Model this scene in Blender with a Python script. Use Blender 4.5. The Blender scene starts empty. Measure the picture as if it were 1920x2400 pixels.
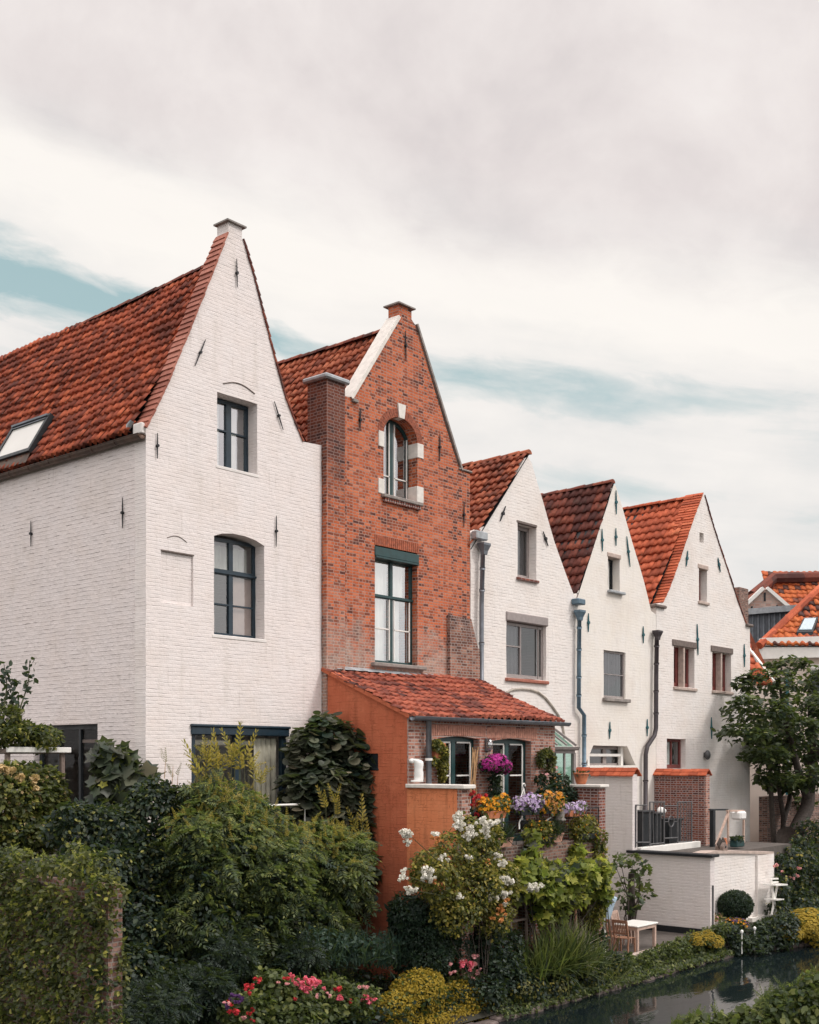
import bpy, bmesh, math, random
import numpy as np
from mathutils import Vector, Matrix
from mathutils.geometry import tessellate_polygon
random.seed(7); RNG = np.random.default_rng(11)
SC = bpy.context.scene; COL = SC.collection
R = math.radians
# ------------------------------------------------------------------ survey: camera station and sight lines
_d = (.6538, .7567); _l = math.hypot(*_d); DX, DY = _d[0]/_l, _d[1]/_l
FPX = 2754.; CXP = 960.; HYP = 1781.
CAM = (-16.47, -22.24, 6.2)
def ray(px, py):
    p = (px-CXP)/FPX; q = (HYP-py)/FPX
    return (DX*p+DY, DX-DY*p, q)
def aty(pt, y=0.):
    r = ray(*pt); s = (y-CAM[1])/r[1]; return Vector([CAM[i]+s*r[i] for i in range(3)])
def atx(pt, x=0.):
    r = ray(*pt); s = (x-CAM[0])/r[0]; return Vector([CAM[i]+s*r[i] for i in range(3)])
def atz(pt, z=0.):
    r = ray(*pt); s = (z-CAM[2])/r[2]; return Vector([CAM[i]+s*r[i] for i in range(3)])
def atd(pt, s):
    r = ray(*pt); return Vector([CAM[i]+s*r[i] for i in range(3)])
def dist(v): return (v[0]-CAM[0])*DY + (v[1]-CAM[1])*DX
def Z(x0, y0, s): return lambda x, y: (x0+x/s, y0+y/s)
ZA=Z(0,480,2.15625);ZB=Z(0,1200,2.15625);ZC=Z(620,680,2.875);ZD=Z(700,1200,2.875);ZE=Z(1080,1040,2.4643)
ZF=Z(900,1650,2.875);ZG=Z(0,1500,3.45);ZL=Z(1380,1700,3.1944);ZM=Z(1380,1900,3.1944);ZN=Z(1620,1300,5.39);ZS=Z(0,0,.8984)
ZQ=Z(1200,1700,5.75);ZR=Z(940,1700,5.75);ZU=Z(1140,2000,5.75);ZK=Z(850,1900,3.45);ZJ=Z(450,1900,3.45);ZW=Z(1640,1700,6.16)
def fx(f, x, y, yy=0.): v = aty(f(x, y), yy); return (v[0], v[2])
# ------------------------------------------------------------------ object bookkeeping
def tag(o, label=None, cat=None, group=None, kind=None):
    for k, v in (('label', label), ('category', cat), ('group', group), ('kind', kind)):
        if v: o[k] = v
    return o
def thing(name, label, cat, loc, group=None):
    o = bpy.data.objects.new(name, None); COL.objects.link(o); o.location = loc; o.empty_display_size = .2
    return tag(o, label, cat, group)
def rootloc(o):
    while o.parent: o = o.parent
    return o.location.copy()
def kids(o): return [c for c in bpy.data.objects if c.parent == o]
def copy_tree(o, parent=None):
    c = o.copy(); COL.objects.link(c)
    if parent: c.parent = parent
    for ch in kids(o): copy_tree(ch, c)
    return c
def finish(me, name, mat, parent, loc, smooth):
    ob = bpy.data.objects.new(name, me); COL.objects.link(ob)
    if mat: me.materials.append(mat)
    if smooth: me.polygons.foreach_set('use_smooth', [True]*len(me.polygons))
    if parent: ob.parent = parent
    elif loc is not None: ob.location = loc
    return ob
class MB:
    def __init__(s): s.v = []; s.f = []; s.uv = {}
    def add(s, pts, faces, uvs=None):
        b = len(s.v); s.v += [tuple(p) for p in pts]
        for i, f in enumerate(faces):
            if uvs: s.uv[len(s.f)] = uvs[i]
            s.f.append([b+k for k in f])
    def quad(s, *p): s.add(p, [list(range(len(p)))])
    def box(s, x0, x1, y0, y1, z0, z1):
        s.add([(x0,y0,z0),(x1,y0,z0),(x1,y1,z0),(x0,y1,z0),(x0,y0,z1),(x1,y0,z1),(x1,y1,z1),(x0,y1,z1)],
              [(0,3,2,1),(4,5,6,7),(0,1,5,4),(1,2,6,5),(2,3,7,6),(3,0,4,7)])
    def bbox(s, x0, x1, y0, y1, z0, z1, b=.01):   # box with chamfered edges
        P = []; c = ((x0,x1),(y0,y1),(z0,z1)); idx = {}
        for ix in (0,1):
            for iy in (0,1):
                for iz in (0,1):
                    base = [c[0][ix], c[1][iy], c[2][iz]]; sg = [1-2*ix, 1-2*iy, 1-2*iz]
                    for a in range(3):
                        q = [base[k]+(0 if k == a else sg[k]*b) for k in range(3)]
                        idx[(ix,iy,iz,a)] = len(P); P.append(q)
        F = []
        for a in range(3):
            u, w = [k for k in range(3) if k != a]
            for e in (0,1):
                def key(i, j): t = [0,0,0]; t[a] = e; t[u] = i; t[w] = j; return idx[(*t, a)]
                F.append((key(0,0), key(1,0), key(1,1), key(0,1)))
            for i in (0,1):
                for j in (0,1):      # edge chamfers along axis a
                    t0 = [0,0,0]; t0[a] = 0; t0[u] = i; t0[w] = j; t1 = list(t0); t1[a] = 1
                    F.append((idx[(*t0,u)], idx[(*t0,w)], idx[(*t1,w)], idx[(*t1,u)]))
        for ix in (0,1):
            for iy in (0,1):
                for iz in (0,1): F.append(tuple(idx[(ix,iy,iz,a)] for a in range(3)))
        s.add(P, F)
    def beam(s, a, b, w, h, up=(0,0,1)):
        a = Vector(a); b = Vector(b); t = (b-a).normalized(); up = Vector(up)
        if abs(t.dot(up)) > .98: up = Vector((0,1,0))
        x = t.cross(up).normalized(); y = x.cross(t)
        P = [q + x*i*w/2 + y*j*h/2 for q in (a, b) for i, j in ((-1,-1),(1,-1),(1,1),(-1,1))]
        s.add(P, [(0,1,2,3),(7,6,5,4),(0,4,5,1),(1,5,6,2),(2,6,7,3),(3,7,4,0)])
    def tube(s, pts, r, n=8, cap=True, half=False):
        pts = [Vector(p) for p in pts]; rs = r if isinstance(r, (list, tuple)) else [r]*len(pts)
        base = len(s.v); prev = None; m = n
        for i, p in enumerate(pts):
            t = (pts[min(i+1, len(pts)-1)]-pts[max(i-1, 0)]).normalized()
            if prev is None:
                a = Vector((0,0,1)) if abs(t.z) < .9 else Vector((0,1,0))
                x = t.cross(a).normalized()
            else: x = (prev - t*prev.dot(t)).normalized()
            prev = x; y = t.cross(x)
            for k in range(n):
                an = 2*math.pi*k/n if not half else math.pi*k/(n-1)+math.pi*0
                s.v.append(tuple(p + (x*math.cos(an)+y*math.sin(an))*rs[i]))
        for i in range(len(pts)-1):
            for k in range(n if not half else n-1):
                k2 = (k+1) % n
                s.f.append([base+i*n+k, base+i*n+k2, base+(i+1)*n+k2, base+(i+1)*n+k])
        if cap:
            s.f.append([base+k for k in range(n)]); s.f.append([base+(len(pts)-1)*n+k for k in range(n)][::-1])
    def lathe(s, prof, c, n=14, sx=1., sy=1.):
        base = len(s.v)
        for (r, z) in prof:
            for k in range(n):
                a = 2*math.pi*k/n; s.v.append((c[0]+r*sx*math.cos(a), c[1]+r*sy*math.sin(a), c[2]+z))
        for i in range(len(prof)-1):
            for k in range(n):
                k2 = (k+1) % n; s.f.append([base+i*n+k, base+i*n+k2, base+(i+1)*n+k2, base+(i+1)*n+k])
        s.f.append([base+k for k in range(n)][::-1]); s.f.append([base+(len(prof)-1)*n+k for k in range(n)])
    def ball(s, c, r, n=10, jit=0., seed=0):
        rg = random.Random(seed); r3 = r if isinstance(r, (tuple, list)) else (r, r, r)
        base = len(s.v); m = max(4, n//2+1)
        for i in range(m+1):
            th = math.pi*i/m
            for k in range(n):
                a = 2*math.pi*k/n; j = 1+rg.uniform(-jit, jit)
                s.v.append((c[0]+r3[0]*j*math.sin(th)*math.cos(a), c[1]+r3[1]*j*math.sin(th)*math.sin(a), c[2]+r3[2]*j*math.cos(th)))
        for i in range(m):
            for k in range(n):
                k2 = (k+1) % n; s.f.append([base+i*n+k, base+i*n+k2, base+(i+1)*n+k2, base+(i+1)*n+k])
    def build(s, name, mat, parent=None, smooth=False, loc=None):
        off = rootloc(parent) if parent else Vector(loc if loc is not None else (0,0,0))
        me = bpy.data.meshes.new(name)
        V = [Vector(p) for p in s.v]
        me.from_pydata([p-off for p in V], [], s.f); me.update()
        uvl = me.uv_layers.new(name='UVMap'); data = np.zeros(len(me.loops)*2, np.float32)
        for pi, pl in enumerate(me.polygons):
            ov = s.uv.get(pi)
            n = pl.normal; ax = max(range(3), key=lambda k: abs(n[k]))
            for j, li in enumerate(pl.loop_indices):
                p = V[me.loops[li].vertex_index]
                if ov: u = ov[j] if isinstance(ov[0], (tuple, list)) else ov
                elif ax == 0: u = (p.y, p.z)
                elif ax == 1: u = (p.x, p.z)
                else: u = (p.x, p.y)
                data[li*2] = u[0]; data[li*2+1] = u[1]
        uvl.data.foreach_set('uv', data)
        return finish(me, name, mat, parent, off if not parent else None, smooth)
def np_build(name, V, F, mat, parent=None, loc=None, smooth=False):
    off = np.array(rootloc(parent) if parent else (loc if loc is not None else (0,0,0)), np.float32)
    me = bpy.data.meshes.new(name); k = F.shape[1]
    me.vertices.add(len(V)); me.vertices.foreach_set('co', (V-off).astype(np.float32).ravel())
    me.loops.add(F.size); me.loops.foreach_set('vertex_index', F.astype(np.int32).ravel())
    me.polygons.add(len(F)); me.polygons.foreach_set('loop_start', np.arange(0, F.size, k, dtype=np.int32))
    me.polygons.foreach_set('loop_total', np.full(len(F), k, np.int32)); me.update(calc_edges=True)
    return finish(me, name, mat, parent, tuple(float(a) for a in off) if not parent else None, smooth)
# ------------------------------------------------------------------ materials
class G:
    def __init__(s, name):
        s.m = bpy.data.materials.new(name); s.m.use_nodes = True; s.nt = s.m.node_tree; s.b = s.nt.nodes['Principled BSDF']; s.o = s.nt.nodes['Material Output']
    def n(s, t, props=None, **inp):
        nd = s.nt.nodes.new('ShaderNode'+t)
        for k, v in (props or {}).items(): setattr(nd, k, v)
        for k, v in inp.items():
            k2 = int(k[1:]) if k[0] == '_' else k.replace('_', ' ')
            s.put(nd.inputs[k2], v)
        return nd
    def put(s, sock, v):
        if isinstance(v, bpy.types.NodeSocket): s.nt.links.new(v, sock)
        elif isinstance(v, (tuple, list)) and len(v) == 3 and sock.type == 'RGBA': sock.default_value = (*v, 1)
        else: sock.default_value = v
    def set(s, **k):
        for a, v in k.items(): s.put(s.b.inputs[a.replace('_', ' ')], v)
    def math(s, op, a, b=0., clamp=False):
        return s.n('Math', dict(operation=op, use_clamp=clamp), _0=a, _1=b).outputs[0]
    def mix(s, f, a, b, mode='MIX'):
        nd = s.n('Mix', dict(data_type='RGBA', blend_type=mode)); s.put(nd.inputs[0], f); s.put(nd.inputs[6], a); s.put(nd.inputs[7], b); return nd.outputs[2]
    def ramp(s, f, stops, mode='LINEAR'):
        nd = s.n('ValToRGB'); cr = nd.color_ramp; cr.interpolation = mode
        while len(cr.elements) < len(stops): cr.elements.new(.5)
        for e, (p, c) in zip(cr.elements, stops): e.position = p; e.color = (*c, 1) if len(c) == 3 else c
        s.put(nd.inputs[0], f); return nd.outputs[0]
    def noise(s, vec, scale, detail=3, rough=.55, dist=0.):
        return s.n('TexNoise', Vector=vec, Scale=scale, Detail=detail, Roughness=rough, Distortion=dist).outputs['Fac']
    def mr(s, v, a, b, c=0., d=1.): return s.n('MapRange', dict(clamp=True), _0=v, _1=a, _2=b, _3=c, _4=d).outputs[0]
    def pos(s): return s.n('NewGeometry').outputs['Position']
    def uv(s): return s.n('UVMap', dict(uv_map='UVMap')).outputs[0]
    def bump(s, h, strength=.5, dist=.01):
        return s.n('Bump', Strength=strength, Distance=dist, Height=h).outputs[0]
    def scale(s, vec, v): return s.n('Mapping', Vector=vec, Scale=v).outputs[0]
def simple(name, col, rough=.6, var=.25, nscale=6., metal=0., bump=.15, bscale=40., spec=.5):
    g = G(name); p = g.pos()
    n1 = g.noise(p, nscale, 4); c2 = tuple(max(0, c*(1-var)) for c in col); c3 = tuple(min(1, c*(1+var*.6)) for c in col)
    g.set(Base_Color=g.ramp(n1, [(.3, c2), (.7, c3)]), Metallic=metal, Roughness=g.mr(g.noise(p, nscale*2.3), .3, .7, rough*.8, min(1, rough*1.15)))
    g.b.inputs['Specular IOR Level'].default_value = spec
    if bump: g.set(Normal=g.bump(g.noise(p, bscale, 3), bump, .01))
    return g.m
def brick_nodes(g, bw, rh, mortar, warp, smooth=.3, squash=1., sqf=2, seed=0.):
    uv = g.uv()
    wn = g.n('TexNoise', Vector=uv, Scale=2.2, Detail=3).outputs['Color']; wn2 = g.n('TexNoise', Vector=uv, Scale=14., Detail=2).outputs['Color']
    off = g.n('VectorMath', dict(operation='SUBTRACT'), _0=wn, _1=(.5,.5,.5)).outputs[0]
    off2 = g.n('VectorMath', dict(operation='SUBTRACT'), _0=wn2, _1=(.5,.5,.5)).outputs[0]
    v = g.n('VectorMath', dict(operation='MULTIPLY_ADD'), _0=off, _1=(warp, warp, 0), _2=uv).outputs[0]
    v = g.n('VectorMath', dict(operation='MULTIPLY_ADD'), _0=off2, _1=(warp*.35, warp*.35, 0), _2=v).outputs[0]
    b = g.n('TexBrick', dict(offset=.5, squash=squash, squash_frequency=sqf), Vector=v, Color1=(0,0,0), Color2=(1,1,1), Mortar=(.5,.5,.5), Scale=1., Mortar_Size=mortar, Mortar_Smooth=smooth, Bias=0., Brick_Width=bw, Row_Height=rh)
    return b, v, uv
def painted_brick(name, col=(.76,.705,.69), warm=(.76,.685,.655), joint=.16, bump=.55, rh=.088, streak=.25):
    g = G(name); b, v, uv = brick_nodes(g, .25, rh, .016, .05, smooth=.9)
    n = g.noise(uv, 1.1, 5, .6); n2 = g.noise(uv, 7., 4, .6); n3 = g.noise(g.scale(uv, (2.2, .25, 1)), 1.6, 4)
    row = g.math('FRACT', g.math('DIVIDE', g.n('SeparateXYZ', Vector=v).outputs[1], rh))
    hj = g.mr(g.math('ABSOLUTE', g.math('SUBTRACT', row, .5)), .36, .50)                     # bed joints
    fill = g.math('MULTIPLY', g.mr(g.noise(g.scale(uv, (1.1, 6.5, 1)), 2.4, 5, .65), .49, .68), g.mr(g.noise(uv, .8, 3), .32, .6, .35, 1.))   # mostly filled by paint
    jm = g.math('MULTIPLY', hj, fill)
    base = g.mix(g.mr(n, .3, .7), col, warm)
    base = g.mix(g.mr(n2, .45, .8, 0., .16), base, tuple(c*.80 for c in col))
    base = g.mix(g.mr(n3, .55, .8, 0., streak), base, (.50,.455,.40))
    base = g.mix(g.math('MULTIPLY', jm, joint*3., True), base, (.30,.26,.25))
    dr = g.math('MULTIPLY', g.mr(g.noise(g.scale(uv, (5., .35, 1)), 1.8, 5, .6), .57, .72), g.mr(g.noise(uv, .7, 3), .42, .6))
    base = g.mix(g.math('MULTIPLY', dr, .32), base, (.36,.31,.27))
    base = g.mix(g.mr(g.noise(uv, .45, 6, .6), .52, .70, 0., .30), base, (.60,.50,.43))
    chip = g.math('GREATER_THAN', g.noise(uv, 5.5, 6, .7), .735)
    base = g.mix(g.math('MULTIPLY', chip, .5), base, (.36,.29,.24))
    h = g.math('SUBTRACT', g.math('MULTIPLY', n2, 1.0), g.math('MULTIPLY', jm, 1.1))
    h = g.math('SUBTRACT', h, g.math('MULTIPLY', hj, .05)); h = g.math('SUBTRACT', h, g.math('MULTIPLY', b.outputs['Fac'], .18))
    h = g.math('ADD', h, g.math('MULTIPLY', g.noise(uv, 30, 2), .2)); h = g.math('ADD', h, g.math('MULTIPLY', b.outputs['Color'], .12)); h = g.math('ADD', h, g.math('MULTIPLY', g.noise(uv, 2.6, 2), 1.5))
    g.set(Base_Color=base, Roughness=.82, Normal=g.bump(h, bump, .022)); g.b.inputs['Specular IOR Level'].default_value = .25
    return g.m
BR = [(0.,(.06,.03,.03)),(.05,(.13,.048,.036)),(.17,(.27,.075,.04)),(.42,(.47,.115,.048)),(.68,(.60,.155,.065)),(.85,(.64,.20,.095)),(1.,(.52,.235,.17))]
def red_brick(name, pal=BR, mortar=(.50,.31,.25), bw=.23, rh=.083, soot=None, lime=None, sat=1., ms=.011):
    g = G(name); b, v, uv = brick_nodes(g, bw, rh, ms, .034, smooth=.25, squash=.55, sqf=2)
    big = g.noise(uv, .9, 4, .6)
    r = g.math('ADD', g.math('MULTIPLY', b.outputs['Color'], .86), g.math('MULTIPLY', g.math('SUBTRACT', big, .5), .95), True)
    c = g.ramp(r, pal); c = g.mix(g.mr(g.noise(uv, 26, 4), .35, .75, 0., .45), c, tuple(x*.72 for x in pal[min(3,len(pal)-1)][1]))
    mo = g.mix(g.noise(uv, 4.), mortar, tuple(x*.62 for x in mortar))
    c = g.mix(b.outputs['Fac'], c, mo)
    z = g.n('SeparateXYZ', Vector=g.pos()).outputs[2]; wob = g.math('MULTIPLY', g.math('SUBTRACT', g.noise(uv, 1.9, 7, .7), .5), 6.5)
    zz = g.math('ADD', z, wob)
    if lime: c = g.mix(g.mr(zz, lime[1], lime[0], 0., .85), c, g.mix(b.outputs['Fac'], g.mix(g.mr(g.noise(uv, 5., 5, .65), .35, .65), (.50,.35,.28), (.20,.15,.13)), (.46,.40,.36)))
    if soot: c = g.mix(g.mr(zz, soot[0], soot[1], 0., .74), c, g.mix(b.outputs['Fac'], (.035,.022,.023), (.20,.14,.13)))
    h = g.math('SUBTRACT', g.math('MULTIPLY', g.noise(uv, 35, 3), .35), g.math('MULTIPLY', b.outputs['Fac'], 1.))
    g.set(Base_Color=c, Roughness=.85, Normal=g.bump(h, .8, .014)); g.b.inputs['Specular IOR Level'].default_value = .2
    return g.m
def tile_mat(name, stops, moss=.25, lich=(.09,.07,.055)):
    g = G(name); uv = g.uv(); p = g.pos()
    fl = g.n('VectorMath', dict(operation='FLOOR'), _0=uv).outputs[0]
    wn = g.n('TexWhiteNoise', dict(noise_dimensions='2D'), Vector=fl).outputs['Value']
    big = g.noise(p, .55, 3)
    c = g.ramp(g.math('ADD', g.math('MULTIPLY', wn, .75), g.mr(big, .3, .7, 0., .3), True), stops)
    c = g.mix(g.mr(g.noise(p, 9, 5, .65), .45, .78, 0., .7), c, tuple(x*.5 for x in stops[1][1]))
    c = g.mix(g.mr(g.noise(p, 3.1, 5, .65), .52, .72, 0., moss), c, lich)
    g.set(Base_Color=c, Roughness=.8, Normal=g.bump(g.noise(p, 45, 3), .35, .01)); g.b.inputs['Specular IOR Level'].default_value = .25
    return g.m
def render_mat(name, a, b_, courses=True, streak=.4):
    g = G(name); bt, v, uv = brick_nodes(g, .25, .085, .014, .05, smooth=.9)
    n = g.noise(uv, 1.3, 5, .6); c = g.mix(g.mr(n, .3, .7), a, b_)
    c = g.mix(g.mr(g.noise(g.scale(uv, (3.5, .3, 1)), 2., 5, .6), .5, .75, 0., streak), c, tuple(x*.36 for x in a))
    c = g.mix(g.mr(g.noise(uv, 5, 5, .65), .55, .75, 0., .35), c, tuple(min(1, x*1.35+.03) for x in b_))
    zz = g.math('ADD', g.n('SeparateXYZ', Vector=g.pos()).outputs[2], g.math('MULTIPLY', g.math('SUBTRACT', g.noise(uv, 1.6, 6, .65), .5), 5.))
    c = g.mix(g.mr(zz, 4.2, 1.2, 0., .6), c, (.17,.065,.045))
    cr = g.mr(g.math('ABSOLUTE', g.math('SUBTRACT', g.noise(uv, .9, 8, .6), .5)), .006, .0, 0., .55); c = g.mix(cr, c, tuple(x*.35 for x in a))
    f = g.math('MULTIPLY', bt.outputs['Fac'], g.mr(g.noise(g.scale(uv, (1, 3, 1)), 3., 3), .42, .65))
    c = g.mix(g.math('MULTIPLY', f, .42), c, tuple(x*.45 for x in a))
    g.set(Base_Color=c, Roughness=.85, Normal=g.bump(g.math('SUBTRACT', g.noise(uv, 22, 4), f), .45, .012)); g.b.inputs['Specular IOR Level'].default_value = .2
    return g.m
def leaf_mat(name, stops, tr=.3, rough=.5, spec=.35):
    g = G(name); rnd = g.n('NewGeometry').outputs['Random Per Island']
    c = g.ramp(rnd, stops); c = g.mix(g.mr(g.noise(g.pos(), 1.4, 2), .3, .7, 0., .5), c, g.mix(.5, c, stops[-1][1]))
    g.set(Base_Color=c, Roughness=rough); g.b.inputs['Specular IOR Level'].default_value = spec
    t = g.n('BsdfTranslucent', Color=g.mix(.5, c, (.22,.30,.03), 'ADD')); ms = g.n('MixShader', _0=tr, _1=g.b.outputs[0], _2=t.outputs[0])
    g.nt.links.new(ms.outputs[0], g.o.inputs[0]); return g.m
def glass_mat(name, tint=(.8,.85,.85), base=.07, k=1.):
    g = G(name); ge = g.n('NewGeometry'); cs = g.math('ABSOLUTE', g.n('VectorMath', dict(operation='DOT_PRODUCT'), _0=ge.outputs['Incoming'], _1=ge.outputs['Normal']).outputs['Value'])
    fr = g.math('ADD', g.math('MULTIPLY', g.math('POWER', g.math('SUBTRACT', 1., cs, True), 5.), .94), .05)
    nb = g.bump(g.noise(g.pos(), 1.6, 2), .08, .05)
    tr = g.n('BsdfTransparent', Color=tint); gl = g.n('BsdfGlossy', Color=(.95,.97,1), Roughness=.015, Normal=nb)
    ms = g.n('MixShader', _0=g.math('ADD', g.math('MULTIPLY', fr, k), base, True), _1=tr.outputs[0], _2=gl.outputs[0]); g.nt.links.new(ms.outputs[0], g.o.inputs[0]); return g.m
M = {}
M['white_front'] = painted_brick('white_paint_front', joint=.12, streak=.34)
M['white_side'] = painted_brick('white_paint_side', (.73,.665,.655), (.73,.65,.625), joint=.26, bump=.9, rh=.1)
M['white_far'] = painted_brick('white_paint_far', (.78,.74,.715), (.78,.715,.67), joint=.13, bump=.6, rh=.1)
M['white_yellow'] = painted_brick('white_paint_cream', (.79,.75,.71), (.78,.725,.655), joint=.05, bump=.35, rh=.1)
M['white_wall'] = painted_brick('white_paint_garden', (.72,.665,.65), (.73,.665,.64), joint=.03, bump=.62, rh=.1)
M['white_smooth'] = simple('white_render', (.74,.70,.67), .8, .1, 2.5, bump=.3)
M['brick'] = red_brick('red_brick', lime=(8.7, 10.3), soot=None)
M['brick_soot'] = red_brick('sooty_brick', soot=(12.6, 14.6), lime=(8.6, 10.8))
M['brick_pale'] = red_brick('weathered_brick', [(0.,(.10,.045,.04)),(.2,(.25,.09,.065)),(.45,(.40,.17,.12)),(.75,(.48,.24,.18)),(1.,(.55,.33,.27))], (.52,.42,.38), ms=.014)
M['brick_dark'] = red_brick('dark_brick', [(0.,(.06,.03,.03)),(.3,(.15,.045,.035)),(.6,(.24,.07,.045)),(.85,(.30,.10,.06)),(1.,(.3,.14,.1))], (.42,.33,.31), ms=.016)
M['brick_old'] = red_brick('old_brick', [(0.,(.05,.035,.035)),(.3,(.14,.07,.055)),(.6,(.24,.12,.09)),(.85,(.32,.19,.15)),(1.,(.42,.3,.25))], (.30,.25,.22), ms=.014)
M['tile'] = tile_mat('clay_tile', [(0.,(.07,.024,.02)),(.3,(.19,.046,.026)),(.62,(.34,.075,.036)),(1.,(.50,.125,.055))])
M['tile_red'] = tile_mat('red_clay_tile', [(0.,(.10,.03,.022)),(.3,(.24,.065,.035)),(.62,(.36,.10,.05)),(1.,(.47,.15,.075))], .4)
M['tile_dark'] = tile_mat('weathered_clay_tile', [(0.,(.05,.022,.022)),(.35,(.105,.035,.028)),(.7,(.20,.055,.036)),(1.,(.32,.10,.06))], .45)
M['tile_orange'] = tile_mat('orange_clay_tile', [(0.,(.24,.055,.028)),(.4,(.40,.088,.04)),(.75,(.52,.12,.055)),(1.,(.60,.17,.08))], .12)
M['tile_mottled'] = tile_mat('mottled_clay_tile', [(0.,(.045,.03,.03)),(.25,(.12,.05,.04)),(.4,(.45,.10,.035)),(1.,(.6,.17,.05))], .2)
M['verge'] = tile_mat('verge_tile', [(0.,(.25,.085,.06)),(.4,(.33,.12,.085)),(.8,(.41,.16,.115)),(1.,(.45,.19,.14))], .2)
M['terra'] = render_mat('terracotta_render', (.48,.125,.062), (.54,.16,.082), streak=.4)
M['terra_light'] = render_mat('terracotta_render_light', (.68,.21,.09), (.72,.26,.125), streak=.5)
M['blue'] = simple('blue_black_paint', (.013,.030,.046), .38, .3, 5)
M['green'] = simple('dark_green_paint', (.012,.05,.052), .4, .3, 5)
M['greypaint'] = simple('grey_brown_paint', (.30,.26,.25), .55, .15, 8)
M['browngrey'] = simple('aged_lintel', (.16,.125,.11), .8, .3, 9)
M['redbrown'] = simple('red_brown_paint', (.16,.035,.03), .5, .3, 6)
M['whitepaint'] = simple('white_gloss_paint', (.8,.78,.74), .4, .06, 5)
M['stone'] = simple('white_stone', (.72,.68,.63), .8, .14, 6, bump=.4)
M['sillstone'] = simple('grey_sill_stone', (.27,.24,.22), .85, .35, 7, bump=.5)
M['pinkstone'] = simple('pinkish_stone', (.48,.38,.33), .8, .22, 6, bump=.3)
M['lead'] = simple('lead_sheet', (.38,.40,.42), .5, .25, 5, metal=.35, bump=.3)
M['zinc'] = simple('zinc_metal', (.17,.185,.21), .45, .25, 4, metal=.5)
M['zincblue'] = simple('blue_grey_zinc', (.11,.17,.22), .45, .25, 4, metal=.4)
M['copper'] = simple('brown_copper', (.10,.055,.035), .45, .5, 3, metal=.5)
M['darkpipe'] = simple('dark_brown_pipe', (.05,.04,.045), .5, .3, 4, metal=.2)
M['iron'] = simple('black_iron', (.012,.014,.018), .55, .3, 8, metal=.2)
M['irongrey'] = simple('grey_iron_rail', (.12,.12,.125), .5, .3, 8, metal=.4)
M['tealiron'] = simple('teal_iron', (.012,.10,.12), .5, .3, 8)
M['dark'] = simple('dark_panel', (.012,.016,.02), .5, .3, 4)
M['pot'] = simple('terracotta_pot', (.50,.17,.08), .75, .25, 9, bump=.3)
M['potpink'] = simple('pale_terracotta_pot', (.50,.27,.2), .8, .2, 9, bump=.3)
M['teak'] = simple('teak_wood', (.30,.15,.09), .65, .3, 14, bump=.3)
M['paleteak'] = simple('bleached_teak', (.52,.37,.30), .7, .2, 14, bump=.3)
M['greywood'] = simple('weathered_wood', (.22,.165,.14), .8, .3, 12, bump=.4)
M['cane'] = simple('bamboo_cane', (.42,.24,.11), .55, .3, 12)
M['bark'] = simple('bark', (.05,.037,.03), .9, .4, 8, bump=.8, bscale=25)
M['stem'] = simple('green_stem', (.06,.065,.025), .7, .3, 8)
M['soil'] = simple('garden_soil', (.035,.032,.022), .95, .4, 1.5, bump=.8, bscale=8)
M['paving'] = simple('terrace_paving', (.10,.085,.075), .85, .25, 3, bump=.4)
M['kerb'] = simple('quay_stone', (.15,.115,.105), .9, .55, 4, bump=.6, bscale=12)
M['grey'] = simple('grey_render', (.46,.43,.42), .85, .15, 2.2, bump=.5, bscale=9)
M['cream'] = simple('cream_render', (.72,.62,.55), .8, .08, 1.2)
M['bluecloth'] = simple('pale_blue_plastic', (.38,.5,.6), .45, .2, 6)
M['curtain'] = simple('net_curtain', (.9,.88,.84), .9, .06, 3)
M['blind'] = simple('brown_blind', (.42,.31,.29), .85, .12, 3)
M['darkblind'] = simple('grey_screen', (.10,.09,.10), .8, .15, 3)
M['drape'] = simple('beige_drape', (.72,.64,.54), .9, .2, 3)
M['glass'] = glass_mat('window_glass'); M['glass_sky'] = glass_mat('bright_window_glass', (.85,.88,.86), .40); M['glass_mid'] = glass_mat('old_window_glass', (.85,.88,.86), .12); M['glass_dark'] = glass_mat('dark_room_glass', (.85,.88,.86), .0, .35); M['glass_green'] = glass_mat('conservatory_glass', (.55,.78,.70), .14)
M['skyglass'] = simple('skylight_glass', (.70,.68,.64), .12, .05, 1, bump=0, spec=.9)
M['plastic'] = simple('white_ceramic', (.8,.79,.77), .3, .05, 4)
# foliage
M['lf_shrub'] = leaf_mat('pinnate_leaf', [(0,(.005,.015,.013)),(.45,(.017,.040,.022)),(.8,(.06,.095,.036)),(1,(.22,.23,.055))])
M['lf_lit_top'] = leaf_mat('lit_pinnate_leaf', [(0,(.05,.085,.035)),(.5,(.11,.15,.055)),(1,(.24,.25,.07))], .4); M['lf_tip'] = leaf_mat('yellow_shoot', [(0,(.14,.13,.03)),(.5,(.30,.25,.05)),(1,(.46,.34,.08))], .4)
M['lf_dark'] = leaf_mat('dark_leaf', [(0,(.004,.012,.012)),(.6,(.012,.028,.020)),(1,(.04,.06,.03))], .2)
M['lf_box'] = leaf_mat('box_leaf', [(0,(.006,.016,.012)),(.7,(.013,.030,.018)),(1,(.03,.055,.025))], .15)
M['lf_kiwi'] = leaf_mat('broad_leaf', [(0,(.007,.020,.017)),(.55,(.017,.038,.026)),(.92,(.045,.075,.042)),(1,(.33,.28,.2))], .2, .45)
M['lf_ivy'] = leaf_mat('ivy_leaf', [(0,(.006,.017,.012)),(.5,(.018,.036,.018)),(.8,(.065,.085,.024)),(1,(.30,.28,.06))], .3)
M['lf_vine'] = leaf_mat('vine_leaf', [(0,(.03,.055,.016)),(.35,(.09,.14,.032)),(.75,(.26,.30,.06)),(1,(.52,.48,.09))], .45)
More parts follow.
